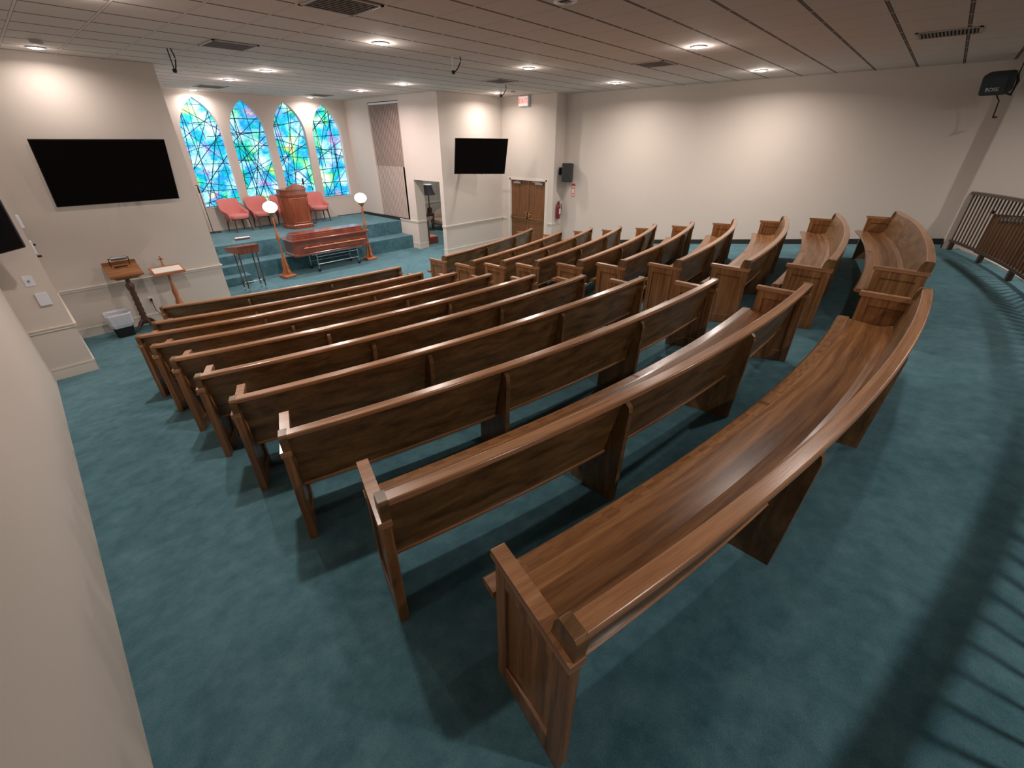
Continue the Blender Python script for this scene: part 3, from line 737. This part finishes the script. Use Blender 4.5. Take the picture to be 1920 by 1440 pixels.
def text3d(s, mat, size, name, parent, M4, ext=.001):
    cu = bpy.data.curves.new(name, 'FONT'); cu.body = s; cu.size = size; cu.extrude = ext; cu.align_x = 'CENTER'; cu.align_y = 'CENTER'
    tmp = bpy.data.objects.new('tmp', cu); C.objects.link(tmp)
    dg = bpy.context.evaluated_depsgraph_get(); me = bpy.data.meshes.new_from_object(tmp.evaluated_get(dg)); bpy.data.objects.remove(tmp)
    me.transform(M4); me.materials.clear(); me.materials.append(mat)
    o = bpy.data.objects.new(name, me); C.objects.link(o)
    if parent: o.parent = parent
    return o
sp_o = Vector((11.2, -.2, 3.9))
text3d('BOSE', WHITE, .07, 'nameplate', sp, Matrix.Translation(-sp_o) @ mm @ Matrix.Translation((-.038, 0, -.05)) @ Matrix.Rotation(-PI / 2, 4, 'Z') @ Matrix.Rotation(PI / 2, 4, 'X'))

# ------------------------------------------------------------------ signs and wall fittings on the right
ex = thing('exit_sign', 'lit white exit sign with red letters above the double doors', 'sign', (11.38, 9.72, 4.16))
MB().box((11.33, 9.55, 4.04), (11.425, 9.93, 4.30)).build('housing', WHITE, ex, bevel=.01)
MB().box((11.322, 9.57, 4.06), (11.331, 9.91, 4.28)).build('lit_face', EXITG, ex)
text3d('EXIT', EXITR, .17, 'letters', ex, Matrix.Translation((11.319 - 11.38, 0.02, 4.165 - 4.16)) @ Matrix.Rotation(-PI / 2, 4, 'Z') @ Matrix.Rotation(PI / 2, 4, 'X') @ Matrix.Scale(.95, 4, (1, 0, 0)))
fe = thing('fire_extinguisher', 'dark red fire extinguisher hung on the wall corner beside the double doors', 'fire extinguisher', (11.66, 8.48, 1.25))
MB().lathe([(.0, 1.02), (.062, 1.02), (.066, 1.05), (.066, 1.36), (.05, 1.42), (.024, 1.45), (.0, 1.45)], (11.62, 8.49, 0), 20).build('cylinder_body', RED, fe)
MB().box((11.60, 8.47, 1.45), (11.64, 8.51, 1.49)).box((11.56, 8.48, 1.48), (11.68, 8.50, 1.50)).box((11.57, 8.48, 1.52), (11.69, 8.50, 1.535)).build('valve_handle', BLACK, fe)
MB().tube([(11.64, 8.46, 1.46), (11.70, 8.44, 1.44), (11.705, 8.44, 1.3), (11.69, 8.44, 1.12)], .010).build('hose', BLACK, fe)
MB().box((11.585, 8.422, 1.16), (11.655, 8.426, 1.32)).build('instruction_label', PAPER, fe)
fs = thing('wall_sign', 'narrow red and white fire extinguisher sign with an arrow on the right wall', 'sign', (XR - .01, 8.16, 1.85))
MB().box((XR - .006, 8.10, 1.67), (XR - .001, 8.22, 2.03)).build('sign_plate', PAPER, fs)
m = MB()
for a, b, c_, d in ((8.10, 8.112, 1.67, 2.03), (8.208, 8.22, 1.67, 2.03), (8.10, 8.22, 1.67, 1.685), (8.10, 8.22, 1.96, 2.03)): m.box((XR - .009, a, c_), (XR - .006, b, d))
m.add([(XR - .009, 8.125, 1.76), (XR - .009, 8.195, 1.76), (XR - .009, 8.16, 1.70), (XR - .006, 8.125, 1.76), (XR - .006, 8.195, 1.76), (XR - .006, 8.16, 1.70)], [(0, 2, 1), (3, 4, 5), (0, 1, 4, 3), (1, 2, 5, 4), (2, 0, 3, 5)])
m.build('red_border_and_arrow', REDT, fs)
text3d('FIRE', REDT, .05, 'lettering', fs, Matrix.Translation((-.0, 0.0, .05)) @ Matrix.Rotation(-PI / 2, 4, 'Z') @ Matrix.Rotation(PI / 2, 4, 'X') @ Matrix.Translation((0, 0, .001)))

# switches on the pillar
sw_ = thing('light_switch', 'white wall plate with a small toggle on the corner pillar, upper of two', 'switch', (-.135, YJ, 1.53))
MB().box((-.185, YJ - .008, 1.46), (-.085, YJ, 1.60)).build('plate', WHITE, sw_, bevel=.003); MB().box((-.145, YJ - .02, 1.52), (-.125, YJ - .008, 1.545)).build('toggle', METAL, sw_)
sw_ = thing('wall_thermostat', 'white rectangular wall box on the corner pillar, lower of two', 'wall box', (-.09, YJ, 1.28))
MB().box((-.155, YJ - .03, 1.19), (-.03, YJ, 1.36)).build('cover', WHITE, sw_, bevel=.006)
sw_ = thing('wall_sensor', 'small white sensor on the inner edge of the corner pillar, by the left television', 'sensor', (XLI, 8.75, 2.25))
MB().box((XLI, 8.68, 2.17), (XLI + .03, 8.82, 2.32)).build('cover', WHITE, sw_, bevel=.004)
sw_ = thing('wall_dimmer', 'small white control with two dark knobs on the inner edge of the corner pillar', 'wall control', (XLI, 8.72, 1.9))
MB().box((XLI, 8.66, 1.84), (XLI + .02, 8.78, 2.00)).build('cover', WHITE, sw_, bevel=.003)
for z in (1.95, 1.80): MB().box((XLI + .0, 8.70, z - .012), (XLI + .045, 8.73, z + .012)).build('knob', BLACK, sw_)
ot = thing('wall_outlet', 'small wall outlet with a dark cord below the wooden cross stand', 'outlet', (1.27, YT, .45))
MB().box((1.24, YT - .012, .40), (1.31, YT, .50)).build('plate', TRIM, ot)
MB().box((1.255, YT - .05, .43), (1.295, YT - .012, .47)).build('plug', BLACK, ot)
MB().tube([(1.275, YT - .04, .45), (1.28, YT - .05, .25), (1.36, YT - .08, .10), (1.46, YT - .14, .02), (1.50, YT - .22, .012)], .006).build('cord', BLACK, ot)

# ------------------------------------------------------------------ casket on its trolley
ck = thing('casket', 'polished cherry wood casket with a stepped lid and long side handle', 'casket', (5.75, 12.10, .5))
def ringbox(mb, x0, x1, y0, y1, zs):      # stack of rectangles [(inset,z)]
    cut = .06
    rg = []
    for ins, z in zs:
        a, b, c_, d = x0 + ins, x1 - ins, y0 + ins, y1 - ins
        rg.append([Vector(p) for p in ((a + cut, c_, z), (b - cut, c_, z), (b, c_ + cut, z), (b, d - cut, z), (b - cut, d, z), (a + cut, d, z), (a, d - cut, z), (a, c_ + cut, z))])
    return mb.loft(rg)
CX0, CX1, CY0, CY1 = 4.62, 6.88, 11.76, 12.44
ringbox(MB(), CX0, CX1, CY0, CY1, [(0.0, .50), (0.0, .545), (.012, .56), (.03, .575), (.035, .60), (.035, .86)]).build('body', CHERRY, ck, grain=(1, 0, 0))
ringbox(MB(), CX0, CX1, CY0, CY1, [(.02, .86), (-.012, .875), (-.012, .905), (.0, .915)]).build('ledge_moulding', CHERRY, ck, grain=(1, 0, 0))
ringbox(MB(), CX0 + .085, CX1 - .085, CY0 + .085, CY1 - .085, [(.0, .915), (.0, .948), (.022, .955), (.022, .990), (.042, .997), (.042, 1.03), (.052, 1.04)]).build('lid', CHERRY, ck, grain=(1, 0, 0))
hb = MB().tube([(4.88, CY0 - .045, .70), (6.68, CY0 - .045, .70)], .018, 10).build('side_handle', LAMPW, ck, grain=(1, 0, 0))
for k in range(5):
    x = 4.98 + k * .40; MB().box((x - .03, CY0 - .030, .690), (x + .03, CY0 + .04, .725))  .build('handle_bracket', LAMPW, hb, bevel=.008)
tr = thing('casket_trolley', 'grey metal folding trolley on castors under the casket', 'trolley', (5.8, 12.1, 0))
for x in (5.24, 6.46):
    for y in (11.88, 12.36):
        MB().tube([(x, y, .09), (x, y, .47)], .016).build('leg', METAL, tr)
        MB().lathe([(.0, -.018), (.04, -.018), (.045, 0), (.04, .018), (.0, .018)], (x, y, .047), 16, ax=Matrix.Rotation(PI / 2, 3, 'X')).tube([(x, y, .047), (x, y, .1)], .008).build('castor', BLACK, tr)
for z in (.20, .40):
    for y in (11.88, 12.36): MB().tube([(5.24, y, z), (6.46, y, z)], .012).build('long_rail', METAL, tr)
for x in (5.24, 6.46): MB().tube([(x, 11.88, .20), (x, 12.36, .20)], .012).build('cross_rail', METAL, tr)
MB().box((5.1, 11.84, .465), (6.6, 12.40, .498)).build('deck', METAL, tr)

# ------------------------------------------------------------------ torchere lamps
def torchere():
    r = local(thing('floor_lamp', '', 'lamp', (0, 0, 0)))
    MB().sqlathe([(.125, 0), (.16, .012), (.16, .055), (.145, .07), (.09, .075)]).build('base', LAMPW, r, bevel=.005)
    pd = MB()
    for k in range(4):      # four scrolled fins
        mt = Matrix.Rotation(k * PI / 2, 4, 'Z')
        pd.prism([(.02, .07), (.125, .07), (.115, .13), (.085, .20), (.075, .30), (.06, .36), (.058, .44), (.03, .55), (.02, .56)], lambda a, b, t: mt @ Vector((a, t, b)), -.016, .016)
    pd.lathe([(.035, .07), (.03, .3), (.028, .57)], n=12); pd.build('pedestal', LAMPW, r)
    MB().lathe([(.028, .56), (.022, .60), (.026, .66), (.018, .70), (.020, .80), (.017, .92), (.040, .97), (.046, 1.02), (.03, 1.10), (.018, 1.20), (.014, 1.30), (.026, 1.34), (.02, 1.40), (.028, 1.46), (.02, 1.50)], n=14).build('pole', LAMPW, r)
    MB().lathe([(.02, 1.50), (.05, 1.54), (.085, 1.60), (.09, 1.615), (.02, 1.615)], n=18).build('cup', BRASS, r)
    prof = [(.165 * math.cos(a) if abs(a) < 1.4 else .05, 1.735 + .128 * math.sin(a)) for a in [(-1.35 + 2.7 * k / 12) for k in range(13)]]
    MB().lathe([(.0, prof[0][1])] + prof + [(.0, 1.868)], n=24).build('glass_globe', GLOBE, r)
    return r
tl = torchere(); tl.location = (4.42, 12.02, 0); tl.rotation_euler.z = .12; tl['label'] = 'tall wooden floor lamp with lit glass globe at the left end of the casket'
t2 = copy_tree(tl); t2.location = (6.96, 12.10, 0); t2.rotation_euler.z = -.1; t2['label'] = 'tall wooden floor lamp with lit glass globe at the right end of the casket'
for o in (tl, t2):
    o['group'] = 'floor lamps flanking the casket'
    ld = bpy.data.lights.new('lamp_light', 'POINT'); ld.energy = 10; ld.color = (1, .82, .74); ld.shadow_soft_size = .12
    lo = bpy.data.objects.new('lamp_light', ld); C.objects.link(lo); lo.parent = o; lo.location = (0, 0, 1.98)

# ------------------------------------------------------------------ pulpit and microphones
pu = thing('pulpit', 'tall carved brown wooden pulpit standing on the stage between pink chairs', 'pulpit', (6.0, 14.3, .81))
def plan(ins): return [(5.62 + ins, 14.55 - ins), (5.62 + ins, 14.30 + ins * .5), (5.71 + ins * .4, 14.02 + ins), (6.29 - ins * .4, 14.02 + ins), (6.38 - ins, 14.30 + ins * .5), (6.38 - ins, 14.55 - ins)]
def pst(mb, lv): return mb.loft([[Vector((x, y, z)) for x, y in plan(i)] for i, z in lv])
pst(MB(), [(-.03, .81), (-.03, .90), (-.01, .915), (.0, .93)]).build('plinth', CHERRYD, pu)
pst(MB(), [(.0, .93), (.0, 1.70)]).build('body', CHERRYD, pu)
pst(MB(), [(.0, 1.70), (-.02, 1.715), (-.02, 1.735), (-.035, 1.75), (-.035, 1.765), (.0, 1.775)]).build('cornice', CHERRYD, pu)
pst(MB(), [(.01, 1.775), (.01, 1.875), (-.03, 1.885), (-.03, 1.905)]).build('top_shelf', CHERRYD, pu)
cr = []
for k in range(25):
    f = k / 24; a = abs(f - .5) * 2
    h = .135 * (1 - a) ** .6 * (1 + .0) + .016 * abs(math.sin(f * PI * 5)) if a < .98 else .0
    cr.append((5.70 + .60 * f, 1.905 + max(0.012, min(.145, h + .015))))
MB().prism([(6.30, 1.90), ] + cr[::-1] + [(5.70, 1.90)], lambda a, b, t: Vector((a, t, b)), 14.0, 14.03).build('scalloped_crest', CHERRYD, pu)
m = MB(); yy = 14.012
def fr2(x0, x1, z0, z1, w=.014):
    c_ = .05
    pts = [(x0 + c_, z0), (x1 - c_, z0), (x1, z0 + c_), (x1, z1 - c_), (x1 - c_, z1), (x0 + c_, z1), (x0, z1 - c_), (x0, z0 + c_), (x0 + c_, z0)]
    m.tube([(x, yy, z) for x, z in pts], .008, 6)
fr2(5.76, 6.24, .98, 1.66); m.build('front_moulding', LAMPW, pu)
m = MB()
for s_, x0, x1 in ((-1, 5.632, 5.695),):
    y0, y1 = 14.26, 14.07; m.tube([(x0 + s_ * .008, y0, .98), (x1 + s_ * .008, y1, .98), (x1 + s_ * .008, y1, 1.66), (x0 + s_ * .008, y0, 1.66), (x0 + s_ * .008, y0, .98)], .007, 6)
m.build('side_moulding', LAMPW, pu)
ms = thing('microphone_stand', 'black boom microphone stand rising behind the pulpit', 'microphone stand', (6.58, 14.68, .81))
MB().tube([(6.58, 14.68, .83), (6.55, 14.66, 2.08)], .010).build('pole', BLACK, ms)
MB().tube([(6.58, 14.66, 2.14), (6.70, 14.60, 2.02), (6.46, 14.58, 2.37)] if False else [(6.67, 14.62, 2.16), (6.46, 14.58, 2.37)], .011).build('boom_microphone', BLACK, ms)
MB().tube([(6.55, 14.66, 1.97), (6.55, 14.64, 2.14)], .028).build('clutch', BLACK, ms)
MB().lathe([(.0, 0), (.13, 0), (.13, .015), (.02, .03)], (6.58, 14.68, .81), 20).build('base', BLACK, ms)
ms = thing('microphone_stand', 'straight black microphone stand at the left end of the stage by the wall edge', 'microphone stand', (3.87, 15.3, .81))
MB().tube([(3.87, 15.30, .83), (3.86, 15.30, 1.98)], .010).build('pole', BLACK, ms)
MB().tube([(3.86, 15.30, 1.88), (3.85, 15.29, 2.0)], .022).build('clutch', BLACK, ms)
MB().tube([(3.86, 15.3, 1.98), (3.85, 15.27, 2.07), (3.80, 15.26, 2.075)], .014).build('microphone_clip', BLACK, ms)
MB().lathe([(.0, 0), (.15, 0), (.15, .015), (.02, .03)], (3.92, 15.25, .81), 20).build('base', BLACK, ms)

# ------------------------------------------------------------------ pink armchairs
def armchair():
    r = local(thing('armchair', '', 'chair', (0, 0, 0)))      # faces -Y, seat centre at origin
    N = 34; outer = []; rings = []
    for k in range(N + 1):
        f = k / N; s = f * 2 - 1; a = s * 1.95                      # angle round the back
        sn, cs_ = math.sin(a), math.cos(a)
        x = .30 * abs(sn) ** .5 * (1 if sn >= 0 else -1) if abs(a) < PI / 2 else .30 * (1 if a > 0 else -1)
        y = .24 * abs(cs_) ** .5 if abs(a) < PI / 2 else .26 * cs_ * 1.6
        aa = abs(s)
        bk = 1 / (1 + math.exp((aa - .52) * 16))
        h = .60 + .27 * bk - .06 * max(0, aa - .75) * 4
        lean = .07 * bk
        n = Vector((math.sin(a), max(-.1, math.cos(a)), 0)).normalized()
        p = Vector((x, y, 0)); t = .025
        lo = .30 if aa > .4 else .36
        flare = .03 + lean
        q = lambda off, z, g: Vector((p.x, p.y, z)) + n * (off + g)
        rings.append([q(-t, lo, -.03), q(-t, .45, -.01), q(-t, (h + .45) / 2, flare * .5), q(-t, h - .02, flare), q(0, h + .005, flare), q(t, h - .02, flare), q(t, (h + .45) / 2, flare * .5), q(t, .45, -.01), q(t, lo, -.03)])
    MB().loft(rings, smooth=True).build('backrest_shell', PINK, r)
    st = []
    for z, g in ((.355, .93), (.375, 1.0), (.43, 1.02), (.455, .98), (.468, .85), (.472, .5)):
        ring = []
        for k in range(20):
            a = 2 * PI * k / 20; cx_ = abs(math.cos(a)) ** .6 * (1 if math.cos(a) >= 0 else -1); sy_ = abs(math.sin(a)) ** .6 * (1 if math.sin(a) >= 0 else -1)
            ring.append(Vector((.285 * g * cx_, -.04 + .285 * g * sy_, z)))
        st.append(ring)
    MB().loft(st, smooth=True).build('seat', PINK, r)
    for sx, sy in ((-1, -1), (1, -1), (-1, 1), (1, 1)):
        x, y = sx * .225, -.04 + sy * .2
        MB().loft([[Vector((x + dx * w_ + sx * o_, y + dy * w_ + sy * o_, z)) for dx, dy in ((-1, -1), (1, -1), (1, 1), (-1, 1))] for z, w_, o_ in ((0, .012, .03), (.36, .021, 0))]).build('leg', DARKW, r)
    MB().box((-.22, -.25, .33), (.22, .17, .36)).build('seat_frame', DARKW, r)
    return r
a0 = armchair()
for i, (x, y, rz, wh) in enumerate(((4.52, 15.02, .2, 'at the left end of the stage row'), (5.26, 15.07, .0, 'second from the left end of the stage row'), (5.98, 15.05, 0, 'half hidden behind the pulpit'), (7.04, 15.05, -.05, 'to the right of the pulpit'))):
    o = a0 if i == 0 else copy_tree(a0)
    o.location = (x, y, .81); o.rotation_euler.z = rz; o.scale = (.93, .95, 1); o['label'] = 'coral pink upholstered armchair ' + wh; o['group'] = 'pink armchairs on the stage'

# ------------------------------------------------------------------ register stand before the steps
rs = thing('register_stand', 'dark cherry slant-top register stand on thin metal poles before the steps', 'stand', (3.36, 11.45, 0))
MB().hexa([Vector(p) for p in ((3.10, 11.64, .90), (3.24, 11.33, .875), (3.66, 11.33, .875), (3.66, 11.64, .90))], [Vector(p) for p in ((3.06, 11.66, 1.01), (3.22, 11.30, 1.05), (3.68, 11.30, 1.05), (3.70, 11.66, 1.01))]).build('box', CHERRYD, rs)
MB().hexa([Vector(p) for p in ((3.05, 11.67, 1.01), (3.21, 11.29, 1.05), (3.69, 11.29, 1.05), (3.71, 11.67, 1.01))], [Vector(p) for p in ((3.05, 11.67, 1.022), (3.21, 11.29, 1.062), (3.69, 11.29, 1.062), (3.71, 11.67, 1.022))]).build('top', CHERRYD, rs)
for x, y in ((3.22, 11.34), (3.60, 11.34), (3.20, 11.58), (3.58, 11.58)):
    MB().lathe([(.014, .09), (.014, .18), (.024, .20), (.024, .24), (.011, .27), (.011, .62), (.018, .70), (.012, .90)], (x, y, 0), 10).build('pole', DARKW, rs)
    MB().lathe([(.0, 0), (.022, .0), (.03, .03), (.018, .06), (.02, .09)], (x, y, 0), 12).build('foot', CHROME, rs)
MB().tube([(3.21, 11.46, .21), (3.59, 11.46, .21)], .009).build('stretcher', METAL, rs)
lp = MB().tube([(3.28, 11.48, 1.20), (3.60, 11.48, 1.20)], .035, 14).build('reading_lamp', GREYM, rs)
MB().tube([(3.24, 11.50, 1.05), (3.22, 11.49, 1.13), (3.28, 11.48, 1.17)], .005).tube([(3.64, 11.50, 1.05), (3.65, 11.49, 1.15), (3.60, 11.48, 1.20)], .005).build('lamp_arm', CHROME, lp)

# ------------------------------------------------------------------ stands by the left front wall
ls = thing('lectern', 'brown wooden lectern with slanted top and reading lamp beside the waste bin', 'lectern', (1.03, 10.34, 0))
def slant(mb, x0, x1, y0, y1, z0, z1, t, tp=.0):
    return mb.hexa([Vector((x0 + tp, y0, z0 - t)), Vector((x1 - tp, y0, z0 - t)), Vector((x1 - tp, y1, z1 - t)), Vector((x0 + tp, y1, z1 - t))], [Vector((x0, y0, z0)), Vector((x1, y0, z0)), Vector((x1, y1, z1)), Vector((x0, y1, z1))])
slant(MB(), .79, 1.275, 10.16, 10.56, 1.075, 1.215, .03).build('slanted_top', LECTW, ls, grain=(1, 0, 0))
MB().hexa([Vector(p) for p in ((.88, 10.26, .99), (1.18, 10.26, .99), (1.18, 10.5, .99), (.88, 10.5, .99))], [Vector(p) for p in ((.81, 10.18, 1.055), (1.255, 10.18, 1.055), (1.255, 10.54, 1.185), (.81, 10.54, 1.185))]).build('box', LECTW, ls)
MB().box((.79, 10.53, 1.19), (1.275, 10.56, 1.265)).build('back_ledge', LECTW, ls, grain=(1, 0, 0))
lp = MB().tube([(.93, 10.40, 1.335), (1.15, 10.40, 1.335)], .03, 14).build('reading_lamp', GREYM, ls)
MB().tube([(.91, 10.50, 1.17), (.90, 10.42, 1.34), (.93, 10.40, 1.34)], .007).tube([(1.17, 10.50, 1.17), (1.18, 10.42, 1.34), (1.15, 10.40, 1.34)], .007).box((.94, 10.44, 1.17), (1.13, 10.48, 1.19)).build('lamp_arm', BLACK, lp)
MB().lathe([(.055, .12), (.06, .20), (.042, .26), (.055, .30), (.042, .34), (.052, .40), (.042, .44), (.052, .50), (.042, .54), (.052, .60), (.042, .64), (.05, .70), (.042, .74), (.06, .80), (.065, .86), (.035, .90), (.035, .995)], (1.03, 10.38, 0), 14).build('carved_pedestal', DARKW, ls)
for k in range(4):
    a = k * PI / 2 + .4; d = Vector((math.cos(a), math.sin(a), 0)); c = Vector((1.03, 10.38, 0))
    MB().tube([c + d * .03 + Vector((0, 0, .20)), c + d * .10 + Vector((0, 0, .15)), c + d * .17 + Vector((0, 0, .06)), c + d * .22 + Vector((0, 0, .028))], [.032, .03, .024, .026]).build('leg', DARKW, ls)
bs = thing('book_stand', 'small wooden guest book stand with a cross by the left front wall', 'stand', (1.65, 10.34, 0))
slant(MB(), 1.40, 1.91, 10.20, 10.52, .985, 1.07, .03).build('tray', LAMPW, bs, grain=(1, 0, 0))
MB().box((1.40, 10.19, .96), (1.91, 10.21, 1.005)).build('front_lip', LAMPW, bs, grain=(1, 0, 0))
MB().lathe([(.028, .12), (.03, .20), (.05, .32), (.055, .40), (.035, .46), (.045, .54), (.05, .60), (.03, .70), (.022, .80), (.026, .96)], (1.65, 10.38, 0), 14).build('turned_pedestal', LAMPW, bs)
for k in range(4):
    a = k * PI / 2; d = Vector((math.cos(a), math.sin(a), 0)); c = Vector((1.65, 10.38, 0))
    MB().tube([c + d * .02 + Vector((0, 0, .40)), c + d * .08 + Vector((0, 0, .22)), c + d * .18 + Vector((0, 0, .04))], [.03, .028, .02]).build('leg', LAMPW, bs)
cs = thing('wooden_cross', 'small wooden cross standing behind the guest book stand tray', 'cross', (1.645, 10.52, 1.07))
MB().box((1.637, 10.50, 1.07), (1.657, 10.515, 1.255)).box((1.605, 10.50, 1.185), (1.69, 10.515, 1.207)).build('cross', LAMPW, cs)
gb = slant(MB(), 1.43, 1.88, 10.225, 10.42, 1.012, 1.064, .015).build('guest_book', PAPER, None, (1.65, 10.32, 1.03)); tag(gb, 'open white guest book lying on the wooden stand with the cross', 'book')
bn = thing('waste_bin', 'black waste bin with a white liner bag by the left front wall', 'bin', (.66, 10.28, 0))
def rrect(x0, x1, y0, y1, z, c_=.04):
    return [Vector(p) for p in ((x0 + c_, y0, z), (x1 - c_, y0, z), (x1, y0 + c_, z), (x1, y1 - c_, z), (x1 - c_, y1, z), (x0 + c_, y1, z), (x0, y1 - c_, z), (x0, y0 + c_, z))]
MB().loft([rrect(.54, .80, 10.20, 10.40, 0), rrect(.51, .83, 10.17, 10.43, .33)]).build('bin_body', BLACK, bn)
rg = [rrect(.515, .825, 10.17, 10.43, .19), rrect(.49, .85, 10.15, 10.45, .24), rrect(.475, .865, 10.14, 10.46, .42), rrect(.485, .855, 10.15, 10.45, .44), rrect(.51, .83, 10.18, 10.42, .425), rrect(.53, .81, 10.2, 10.4, .30)]
rr_ = random.Random(3)
for ring in rg[:4]:
    for p in ring: p.z += rr_.uniform(-.015, .015); p.x += rr_.uniform(-.008, .008)
MB().loft(rg, caps=False).build('liner_bag', LINER, bn)

# ------------------------------------------------------------------ side room seen through the doorway
m = MB(); railmb(m, (12.9, 10.9), (12.9, 15.6), (-1, 0), .86); railmb(m, (9.24, 15.6), (12.9, 15.6), (0, -1), .86); struct(m.build('trim_4', TRIM))
tb = thing('side_table', 'small dark wooden side table seen through the doorway', 'table', (11.12, 14.6, 0))
MB().box((10.90, 14.32, .64), (11.34, 14.86, .67)).build('table_top', DARKW, tb, bevel=.006)
MB().box((10.92, 14.34, .57), (11.32, 14.84, .64)).build('apron', DARKW, tb)
for x in (10.94, 11.30):
    for y in (14.36, 14.82): MB().box((x - .018, y - .018, 0), (x + .018, y + .018, .57)).build('leg', DARKW, tb)
tlp = thing('table_lamp', 'table lamp with a black shade on the side table beyond the doorway', 'lamp', (11.20, 14.42, .67))
MB().sqlathe([(.065, .67), (.065, .86), (.04, .88), (.016, .90), (.016, 1.40)], (11.20, 14.42, 0)).build('lamp_base', DARKW, tlp)
MB().lathe([(.27, 1.34), (.24, 1.40), (.19, 1.52), (.15, 1.69)], (11.20, 14.42, 0), 20).build('lamp_shade', SHADE, tlp)
MB().lathe([(.151, 1.69), (.153, 1.715), (.14, 1.715)], (11.20, 14.42, 0), 20).build('shade_rim', WHITE, tlp)
tis = thing('tissue_box', 'white tissue box on the side table beyond the doorway', 'tissue box', (11.02, 14.62, .67))
MB().box((10.94, 14.54, .67), (11.10, 14.70, .79)).build('box', PAPER, tis)
MB().loft([[Vector((11.02 + dx * w_, 14.62 + dy * w_, z)) for dx, dy in ((-1, -1), (1, -.6), (1, 1), (-1, .6))] for z, w_ in ((.79, .045), (.85, .03), (.93, .006))]).build('tissue', PAPER, tis)
ac = thing('easy_chair', 'taupe upholstered easy chair beyond the doorway beside the table', 'chair', (11.8, 14.45, 0))
MB().loft([rrect(11.5, 12.1, 14.12, 14.78, .20), rrect(11.46, 12.12, 14.1, 14.8, .28), rrect(11.48, 12.1, 14.12, 14.78, .38), rrect(11.54, 12.04, 14.16, 14.74, .41)]).build('seat', CHAIRF, ac, bevel=.01)
rg = []
for k in range(17):
    a = -PI / 2 - .3 + (PI + .6) * k / 16; c = Vector((11.80, 14.45, 0)); d = Vector((math.cos(a), math.sin(a), 0)); h = .60 + .20 * max(0, math.cos(a)) ** .6
    rg.append([c + d * .31 + Vector((0, 0, .33)), c + d * .34 + Vector((0, 0, h)), c + d * .38 + Vector((0, 0, h + .01)), c + d * .38 + Vector((0, 0, .20))])
MB().loft(rg, smooth=True).build('backrest', CHAIRF, ac)
for x, y in ((11.52, 14.16), (12.04, 14.16), (11.52, 14.74), (12.04, 14.74)): MB().box((x - .02, y - .02, 0), (x + .02, y + .02, .20)).build('leg', DARKW, ac)
kn = thing('kneeler', 'reddish wooden prayer kneeler with a pink cushion by the doorway post', 'kneeler', (9.65, 12.5, 0))
MB().box((9.47, 12.42, 0), (9.56, 12.95, .82)).build('front_board', CHERRYD, kn, bevel=.01)
MB().box((9.56, 12.44, .0), (9.93, 12.9, .20)).build('kneeling_box', CHERRYD, kn, bevel=.008)
MB().box((9.57, 12.45, .20), (9.92, 12.88, .25)).build('cushion', PINK, kn, bevel=.015)
ld = bpy.data.lights.new('side_room_light', 'AREA'); ld.shape = 'DISK'; ld.size = .15; ld.energy = 70; ld.color = (1, .9, .82); ld.spread = 2.7
o = copy_tree(proto)
for ch in list(o.children):
    if ch.type == 'LIGHT': bpy.data.objects.remove(ch)
o.location = (11.0, 13.2, CEIL); o['label'] = 'recessed downlight of the side room beyond the doorway'; o.pop('group', None)
lo = bpy.data.objects.new('side_room_light', ld); C.objects.link(lo); lo.parent = o; lo.location = (0, 0, -.03)

for ob in bpy.data.objects:
    if '_o' in ob.keys(): del ob['_o']
